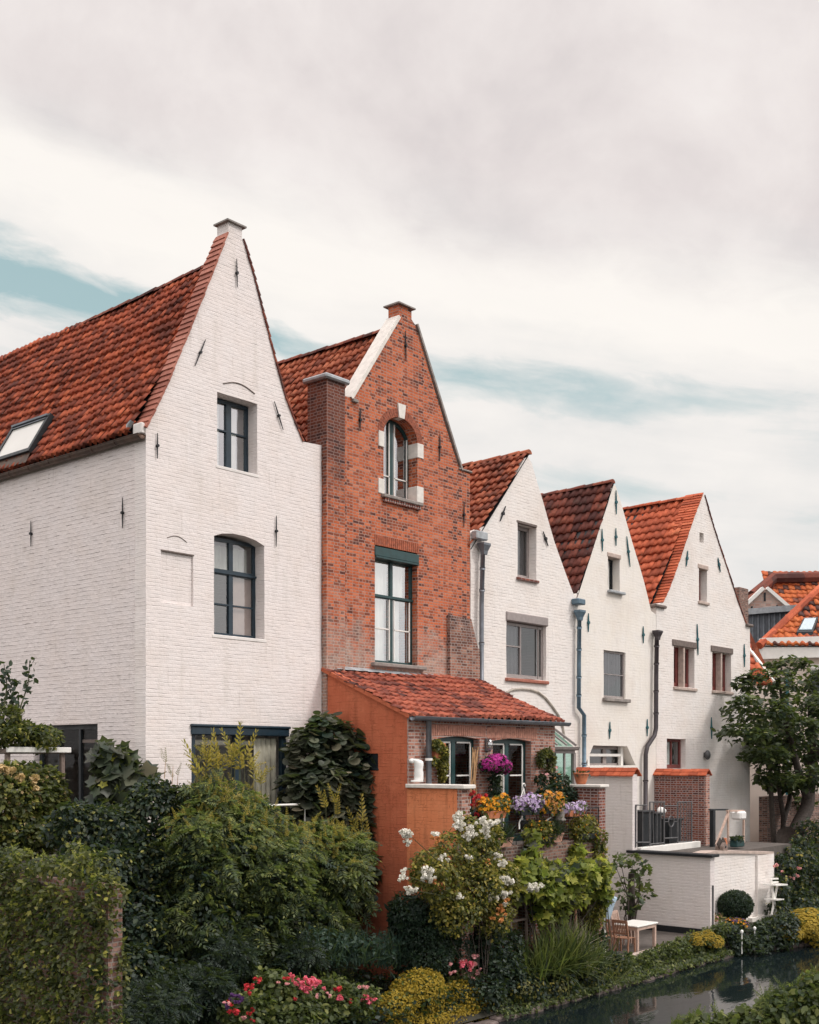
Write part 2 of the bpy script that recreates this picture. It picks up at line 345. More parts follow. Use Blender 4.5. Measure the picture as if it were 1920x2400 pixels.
M['lf_rose'] = leaf_mat('rose_leaf', [(0,(.010,.024,.013)),(.45,(.035,.056,.02)),(.8,(.15,.15,.03)),(1,(.42,.34,.07))], .35)
M['lf_tree'] = leaf_mat('tree_leaf', [(0,(.005,.014,.012)),(.55,(.014,.032,.018)),(.88,(.045,.07,.026)),(1,(.13,.15,.05))], .25)
M['lf_grass'] = leaf_mat('grass_blade', [(0,(.012,.028,.014)),(.5,(.04,.068,.024)),(1,(.18,.19,.06))], .35)
M['lf_straw'] = leaf_mat('straw_plume', [(0,(.22,.20,.14)),(1,(.42,.38,.28))], .3)
M['lf_blue'] = leaf_mat('bluish_leaf', [(0,(.014,.034,.03)),(.6,(.03,.065,.05)),(1,(.07,.11,.07))], .25)
M['lf_bank'] = leaf_mat('bank_leaf', [(0,(.010,.024,.014)),(.5,(.034,.060,.024)),(.85,(.10,.125,.036)),(1,(.22,.23,.07))], .35)
def petal(name, a, b): return leaf_mat(name, [(0,a),(1,b)], .25, .6, .2)
M['fl_yellow'] = petal('alchemilla_flower', (.22,.15,.02), (.48,.34,.045))
M['fl_white'] = petal('white_petal', (.70,.66,.60), (.85,.82,.77))
M['fl_pink'] = petal('pink_petal', (.75,.08,.17), (.85,.25,.32))
M['fl_red'] = petal('red_petal', (.45,.02,.03), (.65,.05,.08))
M['fl_palepink'] = petal('pale_pink_petal', (.75,.3,.33), (.85,.5,.5))
M['fl_magenta'] = petal('magenta_petal', (.38,.02,.22), (.62,.06,.38))
M['fl_orange'] = petal('orange_petal', (.65,.22,.01), (.85,.40,.03))
M['fl_peach'] = petal('apricot_petal', (.6,.22,.06), (.75,.38,.16))
M['fl_lilac'] = petal('lilac_petal', (.5,.36,.62), (.75,.62,.82))
M['fl_purple'] = petal('purple_petal', (.05,.02,.10), (.16,.06,.22))
M['fl_cream'] = petal('cream_umbel', (.38,.27,.12), (.66,.48,.26))
# ------------------------------------------------------------------ builders for the houses
def jag(pts, step=.35, amp=.012, closed=True):
    out = []; n = len(pts)
    for i in range(n if closed else n-1):
        a = Vector(pts[i]); b = Vector(pts[(i+1) % n]); L = (b-a).length; k = max(1, int(L/step)); nn = Vector((-(b-a).y, (b-a).x)).normalized()
        for j in range(k):
            p = a.lerp(b, j/k)
            if j: p = p + nn*random.uniform(-amp, amp)
            out.append((p.x, p.y))
    return out
def rect(x0, x1, z0, z1): return [(x0,z0),(x1,z0),(x1,z1),(x0,z1)]
def archtop(x0, x1, z0, zs, rise, n=12):
    P = [(x0,z0),(x1,z0),(x1,zs)]; c = (x0+x1)/2; h = (x1-x0)/2
    for i in range(1, n): a = math.pi*i/n; P.append((c+h*math.cos(a), zs+rise*math.sin(a)))
    return P+[(x0,zs)]
def fmap_front(y0): return lambda u, z, d: (u, y0+d, z)
def fmap_left(x0): return lambda u, z, d: (x0+d, u, z)
def wall(mb, outline, holes, fm, depth, hole_depth=None):
    polys = [[Vector((u, z, 0)) for u, z in outline]]+[[Vector((u, z, 0)) for u, z in h] for h in holes]
    flat = [p for q in polys for p in q]; tri = tessellate_polygon(polys)
    mb.add([fm(p.x, p.y, 0) for p in flat], [tuple(t) for t in tri])
    for qi, q in enumerate(polys):
        dd = depth if qi == 0 else (hole_depth[qi-1] if hole_depth else depth)
        n = len(q)
        for i in range(n):
            a, b = q[i], q[(i+1) % n]
            mb.add([fm(a.x,a.y,0), fm(b.x,b.y,0), fm(b.x,b.y,dd), fm(a.x,a.y,dd)], [(0,1,2,3)])
def window(parent, fm, x0, x1, z0, z1, d, mat, cols=(.5,), rows=(), fw=.07, mw=.06, dep=.07, glass='glass', curtain=None, cur_rng=None, arch=0., thin=None, thinw=.02, name='window', zlow=None, curd=.12, sash=None, ledge=False):
    """frame with mullions; panes; curtain behind. d: distance of the frame's face behind the wall face"""
    mb = MB()
    def bar(u0, u1, w0, w1, dd=0., dp=dep):
        P = [fm(u, w, e) for e in (d+dd, d+dd+dp) for u, w in ((u0,w0),(u1,w0),(u1,w1),(u0,w1))]
        mb.add(P, [(0,1,2,3),(7,6,5,4),(0,4,5,1),(1,5,6,2),(2,6,7,3),(3,7,4,0)])
    W = x1-x0; H = z1-z0
    bar(x0, x0+fw, z0, z1); bar(x1-fw, x1, z0, z1); bar(x0+fw, x1-fw, z0, z0+fw*1.2)
    if arch <= 0: bar(x0+fw, x1-fw, z1-fw, z1)
    else:
        c = (x0+x1)/2; n = 16
        for i in range(n):
            a0 = math.pi*i/n; a1 = math.pi*(i+1)/n
            pts = [(c+(W/2)*math.cos(a), z1+arch*math.sin(a)) for a in (a0, a1)]+[(c+(W/2-fw)*math.cos(a), z1+(arch-fw)*math.sin(a)) for a in (a1, a0)]
            P = [fm(u, w, e) for e in (d, d+dep) for u, w in pts]
            mb.add(P, [(0,1,2,3),(7,6,5,4),(0,4,5,1),(1,5,6,2),(2,6,7,3),(3,7,4,0)])
    for r in rows: bar(x0+fw, x1-fw, z0+H*r-mw/2, z0+H*r+mw/2, -.004, dep)
    if ledge: bar(x0-.01, x1+.03, z0+H*ledge-.03, z0+H*ledge+.02, -.05, .05)
    for cfr in cols:
        u = x0+W*cfr; ztop = z1 + (arch*math.sqrt(max(0, 1-((cfr-.5)*2)**2)) if arch > 0 else 0) - fw
        bar(u-mw/2, u+mw/2, z0+fw, ztop, -.008, dep)
    fr = mb.build(name, mat, parent)
    if thin:
        mb = MB()
        for (u0, u1, w0, w1) in thin: bar(x0+W*u0-(thinw/2 if u0 == u1 else 0), x0+W*u1+(thinw/2 if u0 == u1 else 0), z0+H*w0-(thinw/2 if w0 == w1 else 0), z0+H*w1+(thinw/2 if w0 == w1 else 0), -.02, .03)
        mb.build('glazing_bar', sash or mat, fr)
    mb = MB()
    pl = rect(x0+.01, x1-.01, z0+.01, z1-.01) if arch <= 0 else archtop(x0+.01, x1-.01, z0+.01, z1-.01, arch)
    mb.add([fm(u, w, d+dep*.6) for u, w in pl], [list(range(len(pl)))]); mb.build('pane', M[glass], fr)
    if curtain:
        mb = MB(); rngs = cur_rng or [(0.02, .98, .02, .98)]
        for q in rngs:
            u0, u1, w0, w1 = q[:4]; a = x0+W*u0; b = x0+W*u1; k = max(8, int((b-a)/.035)); V = []
            for i in range(k+1):
                u = a+(b-a)*i/k; dd = d+dep+curd+.032*math.sin(u*34+.8*math.sin(u*5))+.012*math.sin(u*83+1)
                V += [fm(u, z0+H*w0, dd), fm(u, z0+H*w1+(arch*.9 if arch > 0 and w1 > .9 else 0), dd)]
            mb.add(V, [(2*i, 2*i+2, 2*i+3, 2*i+1) for i in range(k)])
        mb.build('curtain', M[curtain], fr, True)
    return fr
def anchor(parent, fm, a, b, mat='iron', r=.018):
    """forged wall tie: a flat bar swelling at its middle boss, standing just off the wall"""
    mb = MB(); a = Vector(a); b = Vector(b); n = 8; pts = []; rs = []
    for i in range(n+1):
        t = i/n; p = a.lerp(b, t); pts.append(fm(p.x, p.y, -.035)); rs.append(r*(.55+.45*math.sin(math.pi*t)))
    mb.tube(pts, rs, 6); c = a.lerp(b, .5)
    mb.tube([fm(c.x, c.y, -.075), fm(c.x, c.y, .0)], r*1.9, 8)
    return mb.build('wall_anchor', M[mat], parent)
def roof_tiles(name, parent, E0, A, U, L, S, mat, w=.235, c=.30, amp=.050, seed=0, trim=None):
    """pantiles: every tile an S-curved sheet with a thick lower lip, laid in overlapping courses"""
    rg = np.random.default_rng(seed); E0 = np.array(E0, float); A = np.array(Vector(A).normalized()); U = np.array(Vector(U).normalized())
    Nn = np.cross(A, U); Nn = Nn if Nn[2] > 0 else -Nn
    nx = max(1, int(round(L/w))); ns = max(1, int(round(S/c))); w = L/nx; c = S/ns
    k = 8; t = np.linspace(0, 1.08, k)
    prof = amp*np.where(t < .62, np.sin(t/.62*math.pi)*1.0, -.55*np.sin((t-.62)/.46*math.pi))
    I, J = np.meshgrid(np.arange(nx), np.arange(ns)); I = I.ravel(); J = J.ravel(); m = len(I)
    if trim is not None:
        keep = np.array([trim((i+.5)*w, (j+.5)*c) for i, j in zip(I, J)]); I = I[keep]; J = J[keep]; m = len(I)
    ja = rg.normal(0, .008, m); jh = rg.normal(0, .008, m); js = rg.normal(0, .016, m)-.05*(rg.random(m) < .02); sk = rg.normal(0, .006, m)
    V = np.zeros((m, 4*k, 3)); sag = .035*np.sin(I*w*.9+seed)+.025*np.sin(J*c*1.7+I*w*.4)
    for r_, (s0, hh) in enumerate(((-.004, -.010), (0., .066), (.5, .040), (1.12, .004))):
        for q in range(k):
            a = (I+t[q])*w+ja+sk*s0; s = (J+s0)*c+js; h = prof[q]*(1 if r_ else 1.)+hh+jh+sag
            if r_ == 0: h = h-.018
            V[:, r_*k+q] = E0+a[:, None]*A+s[:, None]*U+h[:, None]*Nn
    f = np.array([[r_*k+q, r_*k+q+1, (r_+1)*k+q+1, (r_+1)*k+q] for r_ in range(3) for q in range(k-1)])
    F = (f[None]+(np.arange(m)*4*k)[:, None, None]).reshape(-1, 4)
    ob = np_build(name, V.reshape(-1, 3), F, mat, parent)
    me = ob.data; uvl = me.uv_layers.new(name='UVMap')
    uv = np.repeat(np.stack([I+.5, J+.5], 1), len(f)*4, 0).astype(np.float32); uvl.data.foreach_set('uv', uv.ravel())
    sm = np.tile(np.array([False]*(k-1)+[True]*(2*(k-1))), m); me.polygons.foreach_set('use_smooth', sm)
    return ob
def deck(mb, E0, A, U, L, S):     # boarding under the tiles
    E0 = Vector(E0); A = Vector(A).normalized(); U = Vector(U).normalized(); n = A.cross(U); n = n if n.z > 0 else -n
    a = E0-n*.03; mb.quad(a, a+A*L, a+A*L+U*S, a+U*S)
def ridge_tiles(parent, P, Q, mat, r=.13, step=.38, seed=3, sag=0.):
    mb = MB(); P = Vector(P); Q = Vector(Q); L = (Q-P).length; n = int(L/step); rg = random.Random(seed); t = (Q-P)/L
    side = t.cross(Vector((0,0,1))).normalized()
    for i in range(n):
        a = P+t*(i*L/n)+Vector((0,0,rg.uniform(-.012,.012)-sag*math.sin(math.pi*i/n))); b = a+t*(L/n*1.06); V = []
        for p, rr in ((a, r*1.06), (b, r*.94)):
            for k in range(7):
                an = math.pi*(k/6); V.append(p+side*math.cos(an)*rr*1.15+Vector((0,0,1))*(math.sin(an)*rr-.06))
        mb.add(V, [(k, k+1, k+8, k+7) for k in range(6)]+[tuple(range(7)), tuple(range(13, 6, -1))], [((i+.5, .5)) for _ in range(8)])
    return mb.build('ridge_tiles', mat, parent)
def verge_strip(parent, pts, y0, y1, mat, step=.17, th=.055, name='verge_tiles', lift=.02, flip=1):
    """flat tiles stepped up the gable edge; pts run from the foot to the top in (x, z)"""
    mb = MB(); rg = random.Random(5); k = 0
    P = [Vector(p) for p in pts]
    for a, b in zip(P, P[1:]):
        L = (b-a).length; n = max(1, round(L/step)); t = (b-a)/L; nn = Vector((-t.y, t.x))*flip
        for i in range(n):
            p = a+t*(L*i/n); q = a+t*(L*(i+1.12)/n); j = rg.uniform(-.006, .006)
            lo = p+nn*(lift+j+th*.75); lo2 = p+nn*(lift+j-.02); hi = q+nn*(lift+j+th*.1); hi2 = q+nn*(lift+j-.03)
            ya = y0+rg.uniform(-.008,.008); yb = y1+rg.uniform(-.01,.01)
            V = [(s.x, y, s.y) for y in (ya, yb) for s in (lo2, lo, hi, hi2)]
            mb.add(V, [(0,1,2,3),(7,6,5,4),(0,4,5,1),(1,5,6,2),(2,6,7,3),(3,7,4,0)], [((k+.5, .5)) for _ in range(6)]); k += 1
    return mb.build(name, mat, parent)
def gutter(parent, a, b, r, mat, name='gutter'):
    mb = MB(); a = Vector(a); b = Vector(b); t = (b-a).normalized(); s = t.cross(Vector((0,0,1))).normalized(); n = 10; V = []
    L = (b-a).length; k = max(2, int(L/.9))
    prof = [(r*math.cos(math.pi+math.pi*i/n), r*math.sin(math.pi+math.pi*i/n)) for i in range(n+1)]
    prof = prof+[(x*.86, z*.86) for x, z in prof[::-1]]; m = len(prof)
    for p in (a, b): V += [p+s*x+Vector((0,0,z)) for x, z in prof]
    mb.add(V, [(i, (i+1) % m, m+(i+1) % m, m+i) for i in range(m)]+[tuple(range(n+1)), tuple(range(m, m+n+1))])
    for p in (a, b):   # rolled front bead
        pass
    for e in (-1, 1): mb.tube([a+s*r*e, b+s*r*e], .012, 6)
    for i in range(k+1):
        c = a.lerp(b, i/k); V = [c+t*d+s*x*1.05+Vector((0,0,z*1.05)) for d in (-.015, .015) for x, z in prof[:n+1]]
        mb.add(V, [(j, j+1, n+2+j, n+1+j) for j in range(n)])
    return mb.build(name, mat, parent, True)
def downpipe(parent, pts, r, mat, hopper=None, joints=()):
    mb = MB(); mb.tube(pts, r, 10)
    P = [Vector(p) for p in pts]
    for a, b in zip(P, P[1:]):
        if abs((b-a).z) > 1.2:
            for t in (.3, .72): c = a.lerp(b, t); mb.tube([c-Vector((0,0,.04)), c+Vector((0,0,.04))], r*1.25, 10)
    ob = mb.build('downpipe', mat, parent, True)
    if hopper:
        mb = MB(); x, y, z = hopper
        rings = [(.075,0),(.085,.05),(.095,.12),(.15,.26),(.165,.29),(.165,.36)]; V = []
        for rr, h in rings: V += [(x+rr*i*1.1, y+rr*j*.8, z+h) for i, j in ((-1,-1),(1,-1),(1,1),(-1,1))]
        mb.add(V, [(4*i+k, 4*i+(k+1) % 4, 4*i+4+(k+1) % 4, 4*i+4+k) for i in range(len(rings)-1) for k in range(4)]+[(3,2,1,0), tuple(range(len(V)-4, len(V)))])
        mb.build('hopper', mat, ob)
    return ob
def shell(parent, x0, x1, y0, y1, z0, ze, apex, mat, hole=None, eaveR=None):
    """the walls of a house other than its gable front"""
    mb = MB(); t = .3
    wall(mb, [(y0,z0),(y1,z0),(y1,ze),(y0,ze)], hole or [], fmap_left(x0), t)
    mb.build('side_wall', mat, parent)
    zr = eaveR or ze
    mb = MB(); mb.box(x1-t, x1, y0, y1, z0, zr); mb.build('side_wall', mat, parent)
    mb = MB(); P = [(x0+t,z0),(x1-t,z0),(x1-t,zr),apex,(x0+t,ze)]
    mb.add([(x, y1, z) for x, z in P]+[(x, y1-.25, z) for x, z in P], [tuple(range(5)), tuple(range(9,4,-1))]+[(i,(i+1)%5,5+(i+1)%5,5+i) for i in range(5)])
    mb.build('back_wall', mat, parent)
# ================================================================== HOUSE 1: tall white house at the left
fm0 = fmap_front(0.)
H1 = thing('white_brick_house', 'tall white painted brick house with a long orange pantile roof, skylight and blue framed windows', 'house', (2.84, 6, .5), 'stepped row of gabled canal houses')
lg = [(0.,13.83),(.634,15.064),(1.274,16.492),(1.876,17.856),(2.42,19.13)]
rg_ = [(5.68,14.58),(5.0,14.54),(4.72,14.98),(4.389,15.546),(4.044,16.352),(3.671,17.36),(3.338,18.26),(2.95,19.14)]
w2arch = [(2.01,9.25),(3.65,9.25),(3.645,11.62),(3.35,11.72),(3.0,11.775),(2.6,11.78),(2.25,11.73),(2.01,11.64)]
mb = MB()
wall(mb, jag([(0,.5),(5.68,.5)]+rg_+[(2.9,19.16),(2.9,19.42),(2.46,19.42),(2.46,19.16)]+lg[::-1], .5, .010),
     [jag(rect(2.11,3.41,13.38,15.16),.3,.008), jag(w2arch,.3,.008), rect(1.32,4.46,4.3,7.02), jag(rect(.43,1.37,9.86,11.07),.3,.008)], fm0, .42, [.42,.42,.3,.05])
mb.quad((.4,.05,9.8),(1.4,.05,9.8),(1.4,.05,11.1),(.4,.05,11.1))
mb.build('front_wall', M['white_front'], H1)
shell(H1, 0., 5.68, .42, 12., .5, 13.62, (2.7, 18.45), M['white_side'], [rect(1.9,4.7,4.2,7.07)], 14.2)
mb = MB(); mb.box(.0,.12,.42,12.,13.62,13.74); mb.build('eaves_board', M['copper'], H1)
sl = (2.69+.14, 18.62-13.74); U1 = Vector((sl[0],0,sl[1])); S1 = U1.length
roof = roof_tiles('roof', H1, (-.14,.36,13.74), (0,1,0), U1, 11.6, S1-.05, M['tile'], seed=1)
dk = MB(); deck(dk, (-.10,.36,13.72), (0,1,0), U1, 11.6, S1-.02); U1r = Vector((2.69-5.75,0,18.62-14.05)); deck(dk, (5.75,.36,14.05), (0,1,0), U1r, 11.6, U1r.length); dk.build('roof_boarding', M['dark'], H1)
roof_tiles('roof', H1, (5.78,.36,14.05), (0,1,0), U1r, 11.6, U1r.length-.05, M['tile'], seed=2, w=.3, c=.34)
ridge_tiles(H1, (2.69,.4,18.70), (2.69,12.,18.5), M['tile_dark'], sag=.05)
verge_strip(H1, lg, -.05, .42, M['verge'], .165, lift=.01)
verge_strip(H1, rg_[1:][::1], -.04, .42, M['tile_dark'], .2, th=.05, lift=.0, flip=-1)
mb = MB(); mb.add([(2.37,-.08,19.42),(2.99,-.08,19.42),(2.99,.46,19.42),(2.37,.46,19.42),(2.37,-.08,19.46),(2.99,-.08,19.46),(2.99,.46,19.46),(2.37,.46,19.46),(2.55,.18,19.55),(2.81,.18,19.55)],
   [(0,3,2,1),(0,1,5,4),(1,2,6,5),(2,3,7,6),(3,0,4,7),(4,5,9,8),(6,7,8,9),(5,6,9),(7,4,8)]); mb.build('capstone', M['sillstone'], H1)
gutter(H1, (-.13,-.02,13.66), (-.13,12.,13.66), .105, M['copper'])
mb = MB(); mb.bbox(-.12,-.003,.02,.34,13.70,13.95,.02); mb.build('kneeler_stone', M['white_smooth'], H1)
mb = MB(); mb.tube([(-.12,.36,14.03),(-.16,.42,13.92),(-.14,.5,13.86)], [.05,.075,.04], 8); mb.build('lead_flashing', M['lead'], H1, True)
for a, b in (((2.70,18.58),(2.72,17.88)),((1.724,16.32),(1.405,15.61)),((3.955,15.35),(4.264,14.68)),((.305,13.77),(.30,13.18)),((4.03,12.44),(4.02,11.65))): anchor(H1, fm0, a, b)
fmL = fmap_left(0.)
for a, b in (((.853,12.35),(.853,11.63)),((4.784,12.32),(4.784,11.67))): anchor(H1, fmL, a, b)
window(H1, fm0, 2.11,3.41,13.38,15.14, .34, M['blue'], cols=(.5,), mw=.16, fw=.09, rows=(), glass='glass_sky', curtain='curtain', cur_rng=[(.02,.36,.02,.98),(.56,.80,.02,.98)], thin=[(.07,.44,.56,.56),(.56,.94,.56,.56)], thinw=.035, curd=.10)
mb = MB(); mb.bbox(2.06,3.46,-.012,.30,13.30,13.38,.012); mb.build('window_sill', M['white_smooth'], H1)
window(H1, fm0, 2.0,3.66,9.24,11.70, .34, M['blue'], cols=(.5,), mw=.13, fw=.09, rows=(.66,), glass='glass_mid', curtain='curtain', cur_rng=[(.02,.98,.68,.95)], thin=[(.06,.46,.33,.33),(.54,.94,.33,.33)], thinw=.04, ledge=.655, curd=.25)
win_b = kids(H1)[-1]
mb = MB(); mb.box(2.86,3.6,.43,.45,9.35,10.78); mb.build('blind', M['blind'], win_b)
mb = MB(); mb.bbox(1.95,3.72,-.014,.30,9.165,9.25,.012); mb.build('window_sill', M['white_smooth'], H1)
mb = MB(); P = [aty(ZA(1128+ (1288-1128)*t, 903+ (955-903)*t - 26*math.sin(math.pi*t)*1.), -.01) for t in [i/12 for i in range(13)]]
mb.tube(P, .014, 6); mb.build('relieving_arch', M['browngrey'], H1)
mb = MB(); P = [aty(ZB(845+100*t, 130+24*t-20*math.sin(math.pi*t)), -.006) for t in [i/10 for i in range(11)]]; mb.tube(P, .009, 5); mb.build('relieving_arch', M['browngrey'], H1)
mb = MB(); mb.box(.42,1.39,-.015,.05,11.065,11.095); mb.build('niche_lintel', M['browngrey'], H1)
# garden window (ground floor) with deep head board
window(H1, fm0, 1.32,4.46,4.3,7.02, .06, M['blue'], cols=(.475,), mw=.17, fw=.16, rows=(), glass='glass_dark', dep=.12, curtain='drape', cur_rng=[(.68,.93,.02,.9)], curd=.03)
wg = kids(H1)[-1]
mb = MB(); mb.bbox(1.30,4.48,-.05,.10,6.80,7.0,.02); mb.bbox(1.28,4.5,-.09,.05,6.99,7.06,.02); mb.build('head_board', M['blue'], wg)
mb = MB(); mb.tube([(1.5,.3,6.62),(2.68,.3,6.62)], .07, 8); mb.tube([(2.95,.3,6.62),(4.28,.3,6.62)], .07, 8); mb.build('roller_blind', M['drape'], wg)
# dark glazed door in the side wall
window(H1, fmL, 1.9,4.7,4.2,7.07, .16, M['dark'], cols=(.35,.68), fw=.12, mw=.08, rows=(), glass='glass_dark', dep=.08)
dr = kids(H1)[-1]; dr.name = 'garden_door'
mb = MB(); mb.box(.2,.30,2.05,3.0,6.62,6.70); mb.build('roller_blind', M['browngrey'], dr)
# skylight on the long roof
u = U1.normalized(); nrm = Vector((-u.z,0,u.x)); o = Vector((-.14,0,13.74))
def rp(s, y, h): return o+u*s+Vector((0,y,0))+nrm*h
s0, s1, ya, yb = .34, 1.62, 4.78, 6.62
sk = MB()
for (a0,a1,b0,b1) in ((s0,s1,ya,ya+.12),(s0,s1,yb-.12,yb),(s0,s0+.12,ya+.12,yb-.12),(s1-.16,s1,ya+.12,yb-.12)):
    P = [rp(s,y,h) for h in (-.02,.16) for s,y in ((a0,b0),(a1,b0),(a1,b1),(a0,b1))]; sk.add(P, [(0,1,2,3),(7,6,5,4),(0,4,5,1),(1,5,6,2),(2,6,7,3),(3,7,4,0)])
skl = sk.build('skylight', M['dark'], H1)
mb = MB(); mb.quad(rp(s0+.1,ya+.1,.13),rp(s1-.14,ya+.1,.13),rp(s1-.14,yb-.1,.13),rp(s0+.1,yb-.1,.13)); mb.build('pane', M['skyglass'], skl)
mb = MB(); mb.quad(rp(s0-.32,ya-.02,.075),rp(s0+.02,ya-.02,.10),rp(s0+.02,yb+.02,.10),rp(s0-.32,yb+.02,.075)); mb.build('apron_flashing', M['copper'], skl)
mb = MB(); mb.beam(rp(s1-.06,ya+.06,.18),rp(s1-.06,yb-.06,.18),.06,.05); mb.beam(rp(s1-.16,ya+.1,.17),rp(s1-.16,yb-.1,.17),.02,.02); mb.build('cover_strip', M['zinc'], skl)
# ================================================================== HOUSE 2: red brick
H2 = thing('red_brick_house', 'tall red brick house with arched attic window, white gable coping and sooty chimney', 'house', (8.9, 5, .5), 'stepped row of gabled canal houses')
cl = [(6.90,16.12),(8.84,18.86)]; cr_ = [(11.62,15.08),(11.0,16.1),(10.3,17.42),(9.56,18.84)]
mb = MB()
win2 = (7.79,9.62,8.93,12.22)
wall(mb, [(5.74,.5),(12.11,.5),(12.12,14.99),(11.62,15.04)]+cr_[1:]+[(9.36,18.98),(9.36,19.26),(8.80,19.26),(8.80,18.90)]+cl[::-1]+[(6.2,16.10),(5.74,16.1)],
     [archtop(8.15,9.62,13.72,15.42,.60,14), rect(*win2)], fm0, .40, [.40,.40])
mb.build('front_wall', M['brick'], H2)
shell(H2, 5.74, 12.12, .40, 10., .5, 13.8, (9.08, 18.5), M['brick'])
mb = MB(); mb.box(5.71,6.42,-.16,.56,.5,16.33); st = mb.build('chimney_stack', M['brick_soot'], H2)
mb = MB(); mb.bbox(5.60,6.53,-.27,.67,16.33,16.47,.04); mb.add([(5.64,-.23,16.47),(6.49,-.23,16.47),(6.49,.63,16.47),(5.64,.63,16.47),(6.06,.2,16.53)],[(0,1,4),(1,2,4),(2,3,4),(3,0,4)]); mb.build('lead_cap', M['lead'], st)
UL = Vector((9.08-5.75,0,18.72-13.75)); UR = Vector((9.08-12.2,0,18.72-13.7))
roof_tiles('roof', H2, (5.75,.38,13.75), (0,1,0), UL, 9.6, UL.length-.05, M['tile_red'], w=.25, c=.33, seed=4)
roof_tiles('roof', H2, (12.2,.38,13.7), (0,1,0), UR, 9.6, UR.length-.05, M['tile_red'], w=.3, c=.36, seed=5)
dk = MB(); deck(dk, (5.75,.38,13.72), (0,1,0), UL, 9.6, UL.length); deck(dk, (12.2,.38,13.67), (0,1,0), UR, 9.6, UR.length); dk.build('roof_boarding', M['dark'], H2)
ridge_tiles(H2, (9.08,.42,18.76), (9.08,10.,18.8), M['tile_dark'])
def coping(parent, a, b, y0, y1, th, mat, name='gable_coping', off=0.):
    mb = MB(); a = Vector(a); b = Vector(b); t = (b-a).normalized(); n = Vector((-t.y, t.x)); n = n if n.y > 0 else -n
    P = [(p.x, y, p.y) for y in (y0, y1) for p in (a+n*off, b+n*off, b+n*(off+th), a+n*(off+th))]
    mb.add(P, [(0,1,2,3),(7,6,5,4),(0,4,5,1),(1,5,6,2),(2,6,7,3),(3,7,4,0)]); return mb.build(name, mat, parent)
coping(H2, (6.86,16.07), (8.84,18.87), -.05, .44, .10, M['stone'])
coping(H2, (11.66,15.02), (9.54,18.88), -.06, .44, .07, M['sillstone'])
mb = MB(); mb.bbox(6.84,7.04,-.09,.36,16.0,16.10,.015); mb.build('kneeler_stone', M['sillstone'], H2); mb = MB(); mb.bbox(11.55,12.2,-.05,.4,15.03,15.09,.02); mb.build('kneeler_stone', M['sillstone'], H2)
mb = MB(); mb.add([(8.71,-.09,19.26),(9.45,-.09,19.26),(9.45,.52,19.26),(8.71,.52,19.26),(8.71,-.09,19.30),(9.45,-.09,19.30),(9.45,.52,19.30),(8.71,.52,19.30),(8.93,.2,19.42),(9.23,.2,19.42)],
   [(0,3,2,1),(0,1,5,4),(1,2,6,5),(2,3,7,6),(3,0,4,7),(4,5,9,8),(6,7,8,9),(5,6,9),(7,4,8)]); mb.build('capstone', M['sillstone'], H2)
# arch voussoirs, white stones
mb = MB(); n = 26; c = 8.885; k = 0
for i in range(n):
    a0 = math.pi*(i+.06)/n; a1 = math.pi*(i+.94)/n; q = [(c+(.735+e)*math.cos(a), 15.42+(.6+e)*math.sin(a)) for a, e in ((a0,.0),(a1,.0),(a1,.24),(a0,.24))]
    mb.add([(x,y,z) for y in (-.012,.10) for x,z in q], [(0,1,2,3),(0,4,5,1),(1,5,6,2),(2,6,7,3),(3,7,4,0)])
mb.build('brick_arch', simple('arch_brick', (.30,.085,.045), .85, .5, 11, bump=.5), H2)
def block(x0,x1,z0,z1,y1=.32,y0=-.03):
    mb = MB(); mb.bbox(x0,x1,y0,y1,z0,z1,.012); return mb.build('corner_stone', M['stone'], H2)
block(7.93,8.16,15.02,15.46); block(7.92,8.17,13.70,14.12); block(9.60,9.88,15.02,15.44,.36); block(9.58,9.88,13.72,14.18,.36)
mb = MB(); P = [(8.78,16.0),(9.0,16.0),(9.06,16.40),(8.72,16.40)]; mb.add([(x,y,z) for y in (-.05,.2) for x,z in P],[(0,1,2,3),(0,4,5,1),(1,5,6,2),(2,6,7,3),(3,7,4,0)]); mb.build('keystone', M['stone'], H2)
window(H2, fm0, 8.15,9.62,13.76,15.40, .34, M['green'], cols=(.47,), mw=.17, fw=.075, rows=(), arch=.60, glass='glass_sky', curtain='curtain', cur_rng=[(.05,.42,.0,1.),(.52,.72,.0,1.)], curd=.1,
       thin=[(.07,.42,.36,.36),(.55,.94,.36,.36),(.09,.09,.05,1.12),(.41,.41,.05,1.3),(.56,.56,.05,1.3),(.935,.935,.05,1.1)], thinw=.03, sash=M['whitepaint'])
mb = MB(); mb.bbox(8.05,9.78,-.12,.34,13.60,13.70,.02); mb.build('window_sill', M['sillstone'], H2)
mb = MB()
for i in range(16): x = 8.12+i*.1; mb.bbox(x,x+.075,-.09,.0,13.48,13.60,.008)
mb.build('dentil_course', M['brick_dark'], H2)
x0,x1,z0,z1 = win2
window(H2, fm0, x0,x1,z0,z1-.30, .20, M['green'], cols=(.5,), mw=.10, fw=.075, rows=(.64,), glass='glass_sky', curtain='curtain', cur_rng=[(.03,.44,.02,.62),(.53,.80,.02,.62),(.03,.47,.65,.98),(.53,.85,.65,.98)], curd=.1,
       thin=[(.07,.44,.335,.335),(.54,.93,.335,.335),(.445,.445,.04,.62),(.555,.555,.04,.62),(.925,.925,.04,.62)], thinw=.035, sash=M['whitepaint'], ledge=.64)
mb = MB(); mb.bbox(x0-.02,x1+.06,-.03,.30,z1-.30,z1-.03,.02); mb.bbox(x0,x1+.03,-.06,.2,z1-.36,z1-.30,.01); mb.build('wooden_lintel', M['green'], H2)
mb = MB()
for i in range(22): x = x0-.02+i*.088; mb.bbox(x,x+.07,-.014,.1,z1+.0,z1+.30,.006)
mb.build('soldier_course', simple('soldier_brick', (.36,.10,.05), .85, .45, 9, bump=.4), H2)
